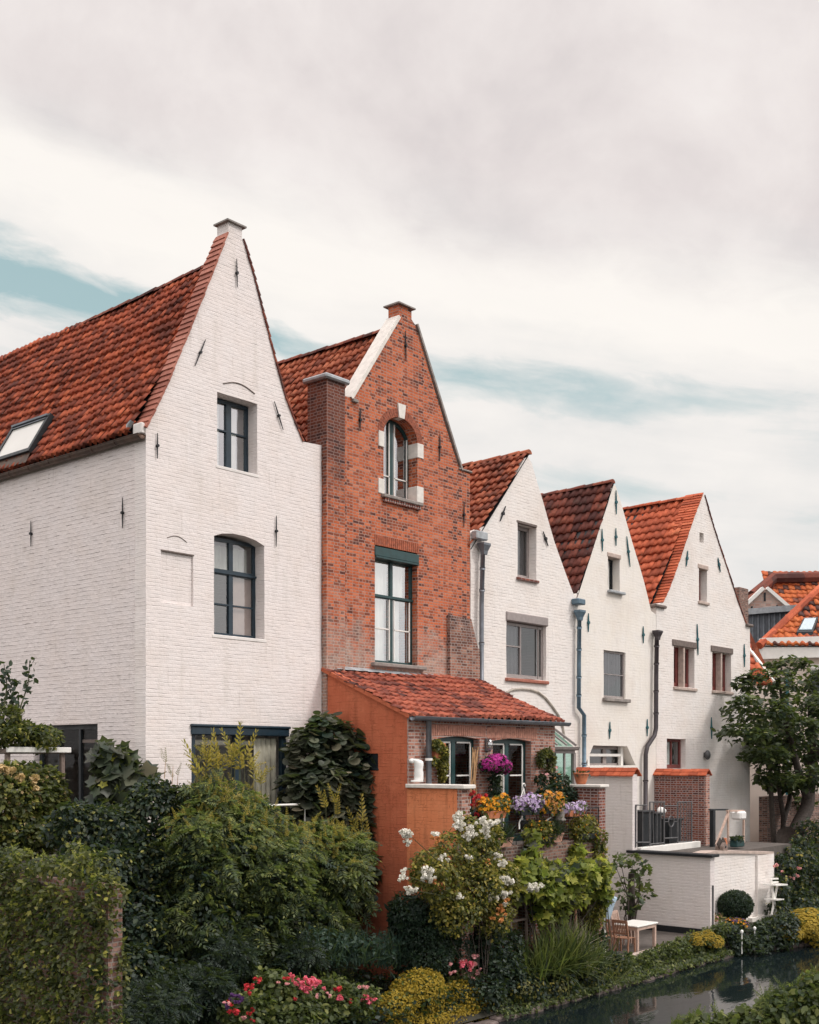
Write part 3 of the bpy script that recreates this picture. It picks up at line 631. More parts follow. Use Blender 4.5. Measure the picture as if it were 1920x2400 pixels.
mb = MB(); mb.bbox(7.62,9.9,-.15,.2,8.82,8.93,.02); mb.build('window_sill', M['sillstone'], H2)
mb = MB(); prof = [(11.0,.5),(12.28,.5),(12.28,9.55),(12.18,9.66),(12.06,10.52),(11.0,10.56)]
P = [(x, y, z) for y in (-.26, 0.02) for x, z in prof]; nn = len(prof); P[5] = (11.0,-.10,10.56); P[4] = (12.06,-.10,10.52)
mb.add(P, [tuple(range(nn)), tuple(range(2*nn-1, nn-1, -1))]+[(i,(i+1)%nn,nn+(i+1)%nn,nn+i) for i in range(nn)]); mb.build('buttress', red_brick('buttress_brick', [(0.,(.07,.04,.035)),(.25,(.2,.08,.055)),(.5,(.36,.15,.10)),(.8,(.45,.24,.17)),(1.,(.5,.35,.28))], (.42,.35,.31), soot=(8.9,10.8), ms=.015), H2)
for a, b in ((fx(ZC,945,275),fx(ZC,948,478)),(fx(ZC,640,800),fx(ZC,638,950)),(fx(ZC,1177,968),fx(ZC,1175,1150)),(fx(ZC,1340,1430),fx(ZC,1338,1600))): anchor(H2, fm0, a, b, r=.022)
# ================================================================== HOUSES 3-5
def small_house(label, x0, x1, outl, ridge, el, er, depth, tile, wallmat, holes, hd, seed, loc, y1=.35, tileopts={}):
    H = thing('white_brick_house', label, 'house', loc, 'stepped row of gabled canal houses')
    mb = MB(); wall(mb, jag(outl, .5, .014), holes, fm0, .42, hd); mb.build('front_wall', wallmat, H)
    shell(H, x0+.002, x1-.002, .42, depth, .5, el[1]-.12, (ridge[0], ridge[1]-.2), wallmat, None, er[1]-.12)
    A = Vector((ridge[0]-el[0],0,ridge[1]-el[1])); B = Vector((ridge[0]-er[0],0,ridge[1]-er[1]))
    roof_tiles('roof', H, (el[0],y1,el[1]), (0,1,0), A, depth-y1-.1, A.length-.03, tile, seed=seed, **tileopts)
    y2 = .44; roof_tiles('roof', H, (er[0],y2,er[1]), (0,1,0), B, depth-y2-.1, B.length-.03, tile, w=.3, c=.36, seed=seed+1)
    dk = MB(); deck(dk, (el[0],y1,el[1]-.02), (0,1,0), A, depth-y1-.1, A.length); deck(dk, (er[0],y2,er[1]-.02), (0,1,0), B, depth-y2-.1, B.length); dk.build('roof_boarding', M['dark'], H)
    return H
P3 = [fx(ZE,*p) for p in ((660,890),(600,730),(540,560),(475,330),(440,215),(410,110))]
L3 = [fx(ZE,*p) for p in ((365,88),(300,215),(240,310),(190,400),(140,475))]
H3 = small_house('white brick house with a blind arch, right beside the red brick house', 12.13, 18.02,
   [(12.14,.5),(18.015,.5)]+P3+[(15.2,16.14)]+L3+[(12.14,13.2)], (15.2,16.25), (12.1,12.72), (18.02,11.75), 9., M['tile_red'], M['white_far'],
   [jag(rect(14.62,15.70,12.14,13.90),.3,.02), jag(rect(14.02,16.25,8.85,10.66),.4,.02)], [.42,.42], 20, (15.1,4,.5), y1=-.05, tileopts=dict(w=.27,c=.36,amp=.045))
ridge_tiles(H3, (15.2,-.06,16.30), (15.2,8.9,16.2), M['tile_red'], seed=8)
window(H3, fm0, 14.62,15.70,12.16,13.88, .30, M['greypaint'], cols=(.30,), mw=.05, fw=.11, glass='glass', curtain='darkblind', curd=.15)
mb = MB(); mb.bbox(14.55,15.74,-.10,.3,12.03,12.13,.02); mb.build('window_sill', M['brick_dark'], H3)
mb = MB(); mb.bbox(14.56,15.74,-.012,.1,13.88,13.98,.02); mb.build('lintel', M['browngrey'], H3)
window(H3, fm0, 14.02,16.25,8.87,10.64, .12, M['greypaint'], cols=(.42,), mw=.05, fw=.09, glass='glass', curtain='darkblind', cur_rng=[(.02,.42,.02,.98)], curd=.02, thin=[(.04,.40,.57,.57),(.86,.86,.02,.98)], thinw=.04)
mb = MB(); mb.bbox(13.98,16.34,-.05,.3,10.66,10.96,.03); mb.build('lintel', M['greypaint'], H3)
mb = MB(); mb.bbox(13.94,16.32,-.10,.12,8.72,8.83,.02); mb.build('window_sill', M['verge'], H3)
for a, b in ((fx(ZE,255,362),fx(ZE,224,447)),(fx(ZE,472,508),fx(ZE,500,592))): anchor(H3, fm0, a, b, r=.03)
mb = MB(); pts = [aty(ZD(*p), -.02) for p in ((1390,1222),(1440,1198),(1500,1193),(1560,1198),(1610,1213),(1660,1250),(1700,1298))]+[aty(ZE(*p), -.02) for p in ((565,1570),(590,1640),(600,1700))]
mb.tube(pts, .045, 6); mb.build('blind_arch', simple('blind_arch_brick', (.42,.37,.32), .85, .35, 7, bump=.4), H3)  # arch in a darker tone than the wall
mb = MB(); mb.bbox(12.16,12.74,-.24,.0,13.0,13.26,.03); mb.build('lead_box_gutter', M['lead'], H3)
downpipe(H3, [(12.56,-.16,12.6),(12.50,-.16,11.0),(12.49,-.16,7.0)], .075, M['zinc'], (12.57,-.2,12.55))
# H4
P4 = [fx(ZE,*p) for p in ((1100,965),(1060,800),(1010,630),(960,460),(925,335),(895,242))]
L4 = [fx(ZE,*p) for p in ((872,262),(850,350),(815,450),(780,560),(745,670),(715,760),(690,840))]
H4 = small_house('narrow cream-white gabled house with a weathered brown roof and a splayed window niche', 18.03, 23.70,
   [(18.035,.5),(23.69,.5),(23.69,11.75)]+P4+[(20.56,16.15)]+L4+[(18.035,11.9)], (20.55,16.24), (17.98,11.6), (23.72,11.2), 8.5, M['tile_dark'], M['white_yellow'],
   [jag(rect(20.19,21.02,12.33,13.66),.3,.012), jag(rect(19.90,21.42,8.44,10.14),.4,.012), jag([(18.65,6.0),(22.15,6.0),(21.55,6.70),(19.22,6.72)],.4,.01)], [.42,.42,.42], 30, (20.8,4,.5), y1=-.02, tileopts=dict(w=.30,c=.40,amp=.05))
ridge_tiles(H4, (20.55,.0,16.30), (20.55,8.3,16.1), M['tile_dark'], seed=9)
window(H4, fm0, 20.19,21.02,12.33,13.50, .30, M['dark'], cols=(.3,), mw=.04, fw=.06, glass='glass', thin=[(.32,.32,.05,.95),(.62,.62,.05,.95),(.32,.62,.5,.5)], thinw=.05, sash=M['whitepaint'], curtain='curtain', cur_rng=[(.34,.6,.05,.95)])
mb = MB(); mb.bbox(20.14,21.08,-.03,.3,13.52,13.68,.02); mb.build('lintel', M['pinkstone'], H4)
mb = MB(); mb.bbox(20.15,21.2,-.16,.3,12.22,12.32,.02); mb.build('window_sill', M['lead'], H4)
window(H4, fm0, 19.90,21.42,8.46,10.12, .07, M['greypaint'], cols=(), fw=.05, glass='glass', curtain='darkblind', curd=.01, thin=[(.03,.97,.5,.5)], thinw=.03)
mb = MB(); mb.bbox(19.82,21.6,-.14,.1,8.30,8.43,.02); mb.build('window_sill', M['sillstone'], H4)
window(H4, fm0, 19.2,21.9,5.0,6.72, .36, M['greypaint'], cols=(.5,), rows=(.56,), mw=.22, fw=.14, glass='glass')
nw = kids(H4)[-1]
mb = MB(); mb.bbox(19.2,21.6,.22,.34,6.32,6.42,.01); mb.bbox(19.16,19.3,.2,.34,5.6,6.4,.01); mb.bbox(21.45,21.6,.2,.34,5.6,6.7,.01); mb.build('casing', M['whitepaint'], nw)
for a, b in (((893,270),(895,408)),((812,492),(815,622)),((892,488),(893,590)),((955,535),(974,712)),((734,980),(733,1088)),((1050,1055),(1051,1153)),((858,1606),(856,1705)),((1074,1590),(1073,1690))): anchor(H4, fm0, fx(ZE,*a), fx(ZE,*b), 'tealiron', .03)
downpipe(H4, [(18.06,-.16,11.3),(18.03,-.16,9.5),(18.02,-.16,8.0),(18.36,-.16,7.75),(18.36,-.16,5.4)], .075, M['zincblue'], (18.02,-.2,11.0))
mb = MB(); mb.bbox(17.78,18.25,-.3,.0,11.55,11.75,.03); mb.build('valley_outlet', M['zincblue'], H4)
# H5
P5 = [fx(ZE,*p) for p in ((1650,1045),(1600,905),(1545,735),(1490,570),(1440,410),(1410,300))]
L5 = [fx(ZE,*p) for p in ((1392,300),(1345,420),(1295,570),(1245,720),(1200,840),(1165,918))]
H5 = small_house('broad white gabled house with bright orange roof at the far end of the row', 23.71, 31.97,
   [(23.715,.5),(31.96,.5),(31.97,12.05)]+P5+[(27.56,17.05)]+L5+[(23.715,12.1)], (27.5,16.9), (23.6,11.7), (32.1,11.6), 9., M['tile_orange'], M['white_far'],
   [jag(rect(27.20,27.92,12.64,14.05),.3,.012), jag(rect(25.10,26.82,9.08,10.66),.4,.012), jag(rect(28.38,30.12,9.06,10.66),.4,.012), jag(rect(24.54,26.08,5.85,7.03),.4,.012), rect(27.25,27.62,15.03,15.43)], [.42]*5, 40, (27.8,4,.5), y1=.36, tileopts=dict(w=.33,c=.42,amp=.05))
ridge_tiles(H5, (27.5,.36,16.97), (27.5,8.8,16.85), M['tile_orange'], seed=10)
verge_strip(H5, L5[::-1]+[(27.52,17.05)], -.05, .75, M['tile_orange'], .15, lift=.02)
verge_strip(H5, P5, -.04, .4, M['tile_dark'], .25, th=.04, lift=.0, flip=-1)
window(H5, fm0, 27.20,27.92,12.66,13.95, .30, M['redbrown'], cols=(.4,), mw=.05, fw=.09, glass='glass')
mb = MB(); mb.bbox(27.1,28.0,-.03,.3,13.96,14.14,.02); mb.build('lintel', M['pinkstone'], H5)
mb = MB(); mb.bbox(27.12,28.02,-.08,.3,12.52,12.64,.02); mb.build('window_sill', M['pinkstone'], H5)
for xa in (25.10, 28.38):
    window(H5, fm0, xa,xa+1.72,9.08,10.66, .26, M['redbrown'], cols=(.42,), mw=.22, fw=.16, glass='glass')
    mb = MB(); mb.bbox(xa-.14,xa+1.86,-.05,.3,10.67,10.92,.02); mb.build('lintel', M['browngrey'], H5)
    mb = MB(); mb.bbox(xa-.05,xa+1.85,-.08,.3,8.95,9.07,.02); mb.build('window_sill', M['pinkstone'], H5)
    mb = MB(); mb.bbox(xa+.80,xa+.93,-.0,.25,9.07,10.67,.015); mb.build('stone_mullion', M['pinkstone'], H5)
window(H5, fm0, 24.54,26.08,5.87,7.03, .22, M['redbrown'], cols=(.5,), mw=.05, fw=.12, glass='glass', curtain='curtain', cur_rng=[(.1,.6,.05,.95)])
for a, b in (((1308,618),(1299,708)),((1482,658),(1496,742)),((1362,1042),(1367,1220)),((1634,1158),(1636,1290)),((1444,1580),(1446,1705))): anchor(H5, fm0, fx(ZE,*a), fx(ZE,*b), 'tealiron', .035)
downpipe(H5, [(23.47,-.16,11.0),(23.42,-.16,9.4),(23.40,-.16,7.4),(23.28,-.16,7.12),(22.75,-.16,6.72),(22.62,-.16,6.4),(22.6,-.16,3.1)], .085, M['darkpipe'], (23.45,-.2,10.75))
mb = MB(); mb.ball((27.68,-.14,6.4), (.17,.12,.2), 10); mb.bbox(27.6,27.76,-.06,.0,6.3,6.5,.01); mb.build('wall_lamp', M['irongrey'], H5, True)
mb = MB(); mb.bbox(23.5,24.35,-.12,.4,12.03,12.15,.03); mb.build('kneeler_stone', M['browngrey'], H5); mb = MB(); mb.bbox(31.5,32.1,-.12,.4,11.98,12.1,.03); mb.build('kneeler_stone', M['browngrey'], H5)
mb = MB(); v = aty(ZN(600,500), 3.5); mb.bbox(v[0]-.5,v[0]+.5,3.2,4.0,10.,aty(ZN(590,425),3.5)[2],.03); mb.build('chimney_stack', M['brick_old'], H5)
# ================================================================== EXTENSION of the brick house with its balcony terrace
EX = thing('brick_lean_to', 'low brick extension with a red pantile lean-to roof, terracotta rendered side and two garden doors', 'extension', (9.0,-1.5,.6))
fmX = fmap_left(5.75)
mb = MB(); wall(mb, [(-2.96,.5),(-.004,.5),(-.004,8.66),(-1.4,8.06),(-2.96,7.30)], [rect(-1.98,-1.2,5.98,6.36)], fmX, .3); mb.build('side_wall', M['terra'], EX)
mb = MB(); mb.box(5.79,5.82,-1.99,-1.19,5.97,6.37); mb.bbox(5.72,5.80,-2.0,-1.18,5.93,5.985,.01); mb.build('vent_opening', M['dark'], EX)
mb = MB(); mb.box(5.742,6.05,-4.56,-2.962,.5,5.50); mb.build('parapet_wall', M['terra_light'], EX)
mb = MB(); mb.box(5.752,6.06,-4.70,-4.562,.5,5.50); mb.build('parapet_end', M['brick_pale'], EX)
mb = MB(); mb.bbox(5.66,6.14,-4.84,-2.97,5.50,5.60,.015); mb.build('parapet_cap', M['stone'], EX)
d1 = (6.90,8.68,3.9,6.82); d2 = (9.27,11.10,3.9,6.79)
def segtop(x0,x1,z0,z1,rise=.07): return [(x0,z0),(x1,z0),(x1,z1-rise)]+[(x1+(x0-x1)*i/8, z1-rise+rise*math.sin(math.pi*i/8)) for i in range(1,8)]+[(x0,z1-rise)]
fmE = fmap_front(-3.0)
mb = MB(); wall(mb, [(6.05,.5),(12.3,.5),(12.3,7.24),(5.756,7.24),(5.756,5.6),(6.05,5.6)], [segtop(*d1), segtop(*d2)], fmE, .3); mb.build('front_wall', M['brick_pale'], EX)
mb = MB(); mb.box(12.0,12.298,-2.7,-.004,.5,7.2); mb.build('side_wall', M['brick_pale'], EX)
mb = MB()
for (a, b, z) in ((6.62,8.96,6.80),(9.0,11.38,6.77)):
    n = 26
    for i in range(n):
        x = a+(b-a)*i/n; mb.bbox(x+.004,x+(b-a)/n-.01,-3.014,-2.9,z+.02*math.sin(math.pi*i/n)+.015,z+.31,.006)
mb.build('soldier_course', simple('pale_soldier_brick', (.46,.22,.16), .85, .3, 9, bump=.4), EX)
Ux = Vector((0,3.16,1.36)); 
roof_tiles('roof', EX, (5.66,-3.14,7.29), (1,0,0), Ux, 6.95, Ux.length, M['tile_orange'].copy() if 0 else tile_mat('patchy_clay_tile', [(0.,(.05,.025,.025)),(.20,(.16,.05,.038)),(.45,(.30,.078,.048)),(1.,(.45,.13,.075))], .3), w=.29, c=.33, amp=.052, seed=60)
dk = MB(); deck(dk, (5.7,-3.12,7.27), (1,0,0), Ux, 6.85, Ux.length); dk.build('roof_boarding', M['dark'], EX)
mb = MB(); mb.beam((5.72,-3.1,7.285),(5.72,-.01,8.615),.10,.10); mb.build('verge_board', M['terra'], EX)
mb = MB(); n = 40
V = []
for i in range(n+1): x = 6.1+6.4*i/n; w_ = .10+.03*math.sin(i*2.1); V += [(x,-.004,8.74),(x,-.03,8.72),(x,-w_*1.9,8.66-.02)]
mb.add(V, [(3*i+j,3*i+3+j,3*i+4+j,3*i+1+j) for i in range(n) for j in (0,1)]); mb.build('lead_flashing', M['lead'], EX)
gutter(EX, (5.66,-3.22,7.28), (12.66,-3.22,7.28), .10, M['zinc'])
downpipe(EX, [(6.36,-3.16,7.2),(6.36,-3.16,4.0)], .075, M['zinc'])
mb = MB(); mb.tube([(6.36,-3.16,6.18),(6.36,-3.16,6.24)], .10, 10); mb.build('pipe_clip', M['whitepaint'], EX)
for (a,b,z0,z1), cur in ((d1,None),(d2,[(.62,.82,.02,.9)])):
    window(EX, fmE, a,b,z0,z1, .20, M['green'], cols=(.5,), mw=.16, fw=.14, rows=(), glass='glass_dark', curtain='drape' if cur else None, cur_rng=cur, curd=.3,
       thin=[(.09,.42,.645,.645),(.58,.90,.645,.645),(.415,.415,.05,.94),(.905,.905,.05,.94),(.09,.42,.945,.945),(.58,.90,.945,.945)], thinw=.04, sash=M['whitepaint'], name='garden_door')
mb = MB(); mb.bbox(8.90,9.06,-3.06,-3.0,6.42,6.78,.02); lb = mb.build('bulkhead_lamp', M['irongrey'], EX)
mb = MB(); mb.ball((8.98,-3.10,6.60), (.10,.10,.18), 10); mb.build('lamp_glass', M['glass_sky'], lb, True)
mb = MB()
for z in (6.5,6.6,6.7): mb.tube([(8.98+.11*math.cos(a),-3.10-.11*math.sin(a),z) for a in [math.pi*i/8 for i in range(9)]], .008, 5)
mb.build('wire_guard', M['irongrey'], lb)
# balcony slab, beam, piers and the dark garden room below
TE = thing('brick_balcony', 'brick balcony terrace with flower boxes in front of the low extension', 'balcony', (9.2,-3.8,.6))
mb = MB(); mb.box(6.06,12.0,-4.58,-3.004,3.72,3.92); mb.build('floor_slab', M['paving'], TE)
mb = MB(); mb.box(6.062,12.05,-4.70,-4.582,3.25,4.02); mb.build('front_beam', M['brick_old'], TE)
mb = MB(); mb.box(12.052,12.38,-4.66,-3.004,.5,5.42); mb.build('side_wall', M['brick_dark'], TE)
mb = MB(); mb.bbox(11.98,12.46,-4.74,-3.01,5.42,5.50,.015); mb.build('wall_cap', M['stone'], TE)
for a, b in ((8.75,9.2),(6.08,6.3)):
    mb = MB(); mb.box(a,b,-4.64,-4.2,.5,3.249); mb.build('pier', M['brick_dark'], TE)
mb = MB()
for z in (4.30,4.62,4.86): mb.tube([(6.08,-4.64,z),(12.04,-4.64,z)], .016, 6)
for i in range(20): x = 6.25+i*.305; mb.tube([(x,-4.64,4.02),(x,-4.64,4.86)], .010, 5)
mb.build('railing', M['iron'], TE)
# conservatory
CO = thing('conservatory', 'small glass conservatory with grey frame and sloping glass roof behind the brick extension', 'conservatory', (15,-1.2,3))
mb = MB()
xa, xb, yo = 12.5, 15.15, -1.80
for x in (xa, xb): mb.beam((x,yo,3.0),(x,yo,6.42),.12,.12); mb.beam((x,0,7.9),(x,yo-.1,6.66),.06,.07)
for i in range(1,5): x = xa+(xb-xa)*i/5; mb.beam((x,yo,3.0),(x,yo,6.42),.06,.06); mb.beam((x,-.01,7.9),(x,yo-.1,6.66),.05,.05)
mb.beam((xa,yo,6.46),(xb,yo,6.46),.12,.12); mb.beam((xa,-.03,6.42),(xa,yo,6.42),.09,.10); mb.beam((xb,-.9,3.),(xb,-.9,6.42),.05,.05)
mb.build('frame', M['greypaint'], CO)
mb = MB(); mb.quad((xa,yo,3.),(xb,yo,3.),(xb,yo,6.4),(xa,yo,6.4)); mb.quad((xb,-.02,3.),(xb,yo+.05,3.),(xb,yo+.05,6.4),(xb,-.02,6.4)); mb.quad((xa,-.03,7.86),(xb,-.03,7.86),(xb,yo,6.64),(xa,yo,6.64)); mb.quad((xb-.01,-.03,6.5),(xb-.01,-.03,7.84),(xb-.01,yo,6.62)); mb.build('pane', M['glass_green'], CO)
gutter(CO, (xa-.1,yo-.12,6.60), (xb,yo-.12,6.60), .10, M['greypaint'])
# ================================================================== garden walls on the right
def tilecap(parent, a, b, w, mat, drop=.16, n=9):
    mb = MB(); a = Vector(a); b = Vector(b); t = (b-a).normalized(); s = t.cross(Vector((0,0,1))); rg = random.Random(2)
    for i in range(n):
        p = a.lerp(b, i/n)+t*.006; q = a.lerp(b, (i+1)/n)-t*.006; j = Vector((0,0,rg.uniform(-.008,.008)))
        for e in (-1, 1):
            V = [p+j, q+j, q+s*e*w*.55+Vector((0,0,-drop*.45))+j, p+s*e*w*.55+Vector((0,0,-drop*.45))+j]
            V2 = [v+Vector((0,0,-.035)) for v in V]; mb.add(V+V2, [(0,1,2,3),(7,6,5,4),(0,4,5,1),(1,5,6,2),(2,6,7,3),(3,7,4,0)], [(i+.5,e+.5)]*6)
            V = [v+s*e*w*.45+Vector((0,0,-drop*.62)) for v in V[:2]]; U_ = [p+s*e*w*.5+Vector((0,0,-drop*.5))+j, q+s*e*w*.5+Vector((0,0,-drop*.5))+j]
            V = [U_[0],U_[1],U_[1]+s*e*w*.5+Vector((0,0,-drop*.5)),U_[0]+s*e*w*.5+Vector((0,0,-drop*.5))]; V2 = [v+Vector((0,0,-.035)) for v in V]
            mb.add(V+V2, [(0,1,2,3),(7,6,5,4),(0,4,5,1),(1,5,6,2),(2,6,7,3),(3,7,4,0)], [(i+.5,e+3.5)]*6)
    return mb.build('tile_cap', mat, parent)
GW = thing('garden_wall', 'tall grey-white rendered wall with orange tile capping, left of the splayed niche window', 'wall', (18.1,-1.2,.6), 'white garden walls by the water')
mb = MB(); mb.box(17.99,18.30,-2.28,-.003,.5,5.72); mb.build('wall_body', M['white_wall'], GW)
tilecap(GW, (18.145,.0,5.94), (18.145,-2.38,5.94), .30, M['tile_orange'], .26)
GL = thing('garden_wall', 'lower white painted brick wall with a dark slate cap beside the wooden table', 'wall', (18.1,-3.7,.6), 'white garden walls by the water')
mb = MB(); mb.box(17.995,18.295,-5.08,-2.283,.5,3.10); mb.build('wall_body', M['white_wall'], GL)
mb = MB(); mb.bbox(17.87,18.40,-5.20,-2.10,3.10,3.19,.012); mb.build('slate_cap', M['iron'], GL)
mb = MB(); mb.tube([(18.14,-5.1,.7),(18.14,-5.1,2.2)], .03, 6); mb.build('drain_pipe', M['irongrey'], GL)
mb = MB(); mb.box(17.96,17.994,-5.05,-2.4,.6,.80); mb.build('plinth', M['iron'], GL)
GR = thing('garden_wall', 'sunlit white wall behind the round clipped ball bush', 'wall', (21,-4.4,.6), 'white garden walls by the water')
mb = MB(); P = [(18.297,.5),(23.9,.5),(23.9,2.84),(22.6,2.92),(21.2,3.02),(19.4,3.12),(18.297,3.06)]; wall(mb, jag(P,.4,.02), [], fmap_front(-4.5), .34)
mb.box(22.62,23.98,-4.58,-4.502,.5,2.84); mb.build('wall_body', M['white_far'], GR)
mb = MB(); P = [(18.3,3.10),(19.3,3.16),(21.2,3.05),(22.6,2.95),(24.0,2.86)]
for a, b in zip(P, P[1:]): mb.beam((a[0],-4.34,a[1]), (b[0],-4.34,b[1]), .46, .09)
mb.build('coping', M['pinkstone'], GR)
mb = MB(); mb.box(22.,24.,-4.66,-4.502,.5,.72); mb.build('plinth', M['stone'], GR)
GB = thing('garden_wall', 'red brick wall with orange tile capping and a sunlit end coloured paler, right of the brown downpipe', 'wall', (23.7,-1.1,3))
mb = MB(); mb.box(23.55,23.85,-2.08,-.003,3.,5.66); mb.build('wall_body', M['brick_dark'], GB)
mb = MB(); mb.box(23.545,23.855,-2.14,-2.082,3.,5.66); mb.build('lit_end', M['brick_pale'], GB)  # end face in paler brick, its sunlight put into the colour
tilecap(GB, (23.7,.0,5.86), (23.7,-2.2,5.86), .26, M['tile_orange'], .22, 6)
mb = MB(); mb.box(18.30,26.6,-4.16,-.004,.6,3.03); mb.build('upper_terrace', M['paving']); tag(bpy.data.objects['upper_terrace'], kind='structure')
LE = thing('white_ledge', 'low white ledge under the metal railing', 'ledge', (20.4,-2.4,3.03))
mb = MB(); mb.bbox(18.32,22.6,-2.42,-2.2,3.03,3.26,.015); mb.build('ledge_stone', M['whitepaint'], LE)
SW = tag(None or (lambda: (lambda m: (m.box(32.2,44.,-.7,-.3,.5,4.6), m.build("stone_wall", M["brick_old"], loc=(37,-.5,.5)))[1])(MB()))(), 'rough old brick wall under the tree at the far right', 'wall')
# ================================================================== setting
def struct(ob): return tag(ob, kind='structure')
mb = MB(); mb.quad((-600,-5.1,.48),(600,-5.1,.48),(600,900,.48),(-600,900,.48)); struct(mb.build('ground', M['soil']))
mb = MB(); mb.box(-600,600,-900,-13.,-1.,1.1); struct(mb.build('far_bank', M['soil']))
g = G('canal_water'); p = g.pos(); w1 = g.noise(g.scale(p, (.5,1.6,1)), 1.5, 3, .5, .3); w2 = g.noise(p, 7., 2)
g.set(Base_Color=(.008,.013,.014), Roughness=.05, IOR=1.33, Normal=g.bump(g.math('ADD', w1, g.math('MULTIPLY', w2, .10)), .16, .05))
g.b.inputs['Specular IOR Level'].default_value = .6
mb = MB(); mb.quad((-600,-13.2,0),(600,-13.2,0),(600,-3.,0),(-600,-3.,0)); struct(mb.build('water', g.m))
mb = MB(); mb.box(12.4,18.,-5.0,-.004,.3,.60); struct(mb.build('paving', M['paving']))
mb = MB(); mb.box(18.0,30.,-5.5,-4.5,.3,.585); struct(mb.build('garden_bed', M['soil']))
mb = MB(); mb.box(-1.0,5.70,-1.3,-.005,.3,4.2); mb.box(-1.0,-.005,-.0,6.,.3,4.2); struct(mb.build('raised_terrace', M['paving']))
Q1 = tag((lambda m: ([m.bbox(-14+i*.62+random.uniform(-.08,.08),-14+(i+1)*.62-.01,-5.72+random.uniform(-.07,.07),-5.40,-.5,.08+random.uniform(-.06,.07),.04) for i in range(52)], m.build('quay_edge', M['kerb'], loc=(2,-5.6,0)))[1])(MB()), 'old stone quay edging along the planted bank beside the water', 'quay edge')
Q2 = tag((lambda m: ([m.beam((18.5+i*.98,-5.62-.27*i,.0),(19.45+i*.98,-5.87-.27*i,.0),.3,.28) for i in range(14)], m.build('quay_edge', M['kerb'], loc=(24,-6.6,0)))[1])(MB()), 'dark stone quay edging below the yellow bush at the right', 'quay edge')
Q3 = tag((lambda m: ([m.bbox(12.3+i*.6,12.3+(i+1)*.6-.01,-5.12,-4.96,.2,.64,.02) for i in range(9)], m.build('terrace_kerb', M['pinkstone'], loc=(15,-5,.2)))[1])(MB()), 'pinkish kerb along the edge of the table terrace', 'kerb')
mb = MB(); mb.quad((18.2,-5.5,.585),(34,-5.5,.585),(34,-9.6,-.1),(18.2,-5.75,.0)); struct(mb.build('bank', M['soil']))
mb = MB(); mb.quad((-30,-5.1,.5),(18.3,-5.1,.5),(18.3,-5.5,.14),(-30,-5.5,.14)); struct(mb.build('bank', M['soil']))
# railing of the raised terrace
RA = thing('terrace_railing', 'thin white terrace railing half hidden in the shrubs before the tall white house', 'railing', (2,-1.2,4.2))
mb = MB(); mb.tube([(-.9,-1.2,5.10),(5.6,-1.2,5.10)], .028, 8); mb.tube([(-.9,-1.2,5.10),(-.9,5.,5.10)], .028, 8); mb.build('handrail', M['whitepaint'], RA)
mb = MB()
for x in (-.9,.7,2.3,3.9,5.5): mb = MB(); mb.tube([(x,-1.2,4.2),(x,-1.2,5.1)], .02, 6); mb.build('post', M['whitepaint'], RA)
CA = thing('canopy', 'flat garden canopy with a white edge overgrown by a climber at the far left', 'canopy', (-1.9,2.8,4.2))
mb = MB(); mb.bbox(-3.0,-1.46,.9,6.,6.34,6.44,.01); mb.build('canopy_board', M['greywood'], CA)
mb = MB(); mb.bbox(-1.455,-1.40,.86,6.,6.36,6.48,.01); mb.bbox(-3.,-1.457,.84,.898,6.36,6.48,.01); mb.build('white_edge', M['whitepaint'], CA)
mb = MB()
for x,y in ((-2.9,1.),(-1.55,1.),(-2.9,5.8),(-1.55,5.8)): mb = MB(); mb.beam((x,y,.6),(x,y,6.34),.09,.09); mb.build('post', M['greywood'], CA)
IW = thing('brick_boundary_wall', 'old brick boundary wall under ivy at the lower left', 'wall', (-4.5,-2.5,.5))
mb = MB(); mb.box(-4.69,-4.40,-5.28,-.5,.4,4.05); mb.build('wall_body', M['brick_old'], IW)
# ------------------------------------------------------------------ houses far behind on the right
e_ = Vector((DX,-DY,0)); wv = Vector((DY,DX,0)); up = Vector((0,0,1))
def poly_wall(mb, pts, thick):
    n = len(pts); P = [Vector(p) for p in pts]; b = [p+wv*thick for p in P]
    mb.add(P+b, [tuple(range(n)), tuple(range(2*n-1,n-1,-1))]+[(i,(i+1)%n,n+(i+1)%n,n+i) for i in range(n)])
BW = thing('cream_house', 'cream rendered house with a dark mottled tile roof and skylight behind the tree', 'house', atd(ZN(1500,1800),63.) *1. , None)
a = atd(ZN(905,1215),62.); b = atd(ZN(2300,1180),62.); BW.location.z = .5
mb = MB(); poly_wall(mb, [(a.x,a.y,.5),(b.x,b.y,.5),b,a], 9.); mb.build('wall', M['cream'], BW)
mb = MB(); a1 = atd(ZN(880,1190),61.7); b1 = atd(ZN(2300,1150),61.7); mb.beam(a1, b1, .5, 1.1); mb.build('eaves_board', M['whitepaint'], BW)
E0 = atd(ZN(862,1150),61.4); Us = (wv*4.6+up*5.4); 
hipk = (1617-862)/(1150-590)
roof_tiles('roof', BW, E0, e_, Us, 17., 9., M['tile_mottled'], w=.36, c=.45, amp=.06, seed=70, trim=lambda a,s: a > s*.93)
mb = MB(); t0 = E0; t1 = E0+Us.normalized()*9.+e_*8.4; mb.quad(t0-up*.06, t0+e_*17-up*.06, t0+e_*17+Us.normalized()*9.-up*.06, t1-up*.06); mb.quad(t0-up*.06, t1-up*.06, t1+wv*6-up*5, t0+wv*9); mb.build('roof_boarding', M['dark'], BW)
mb = MB(); mb.tube([t0, t1], .22, 8); mb.build('hip_tiles', M['tile_orange'], BW)
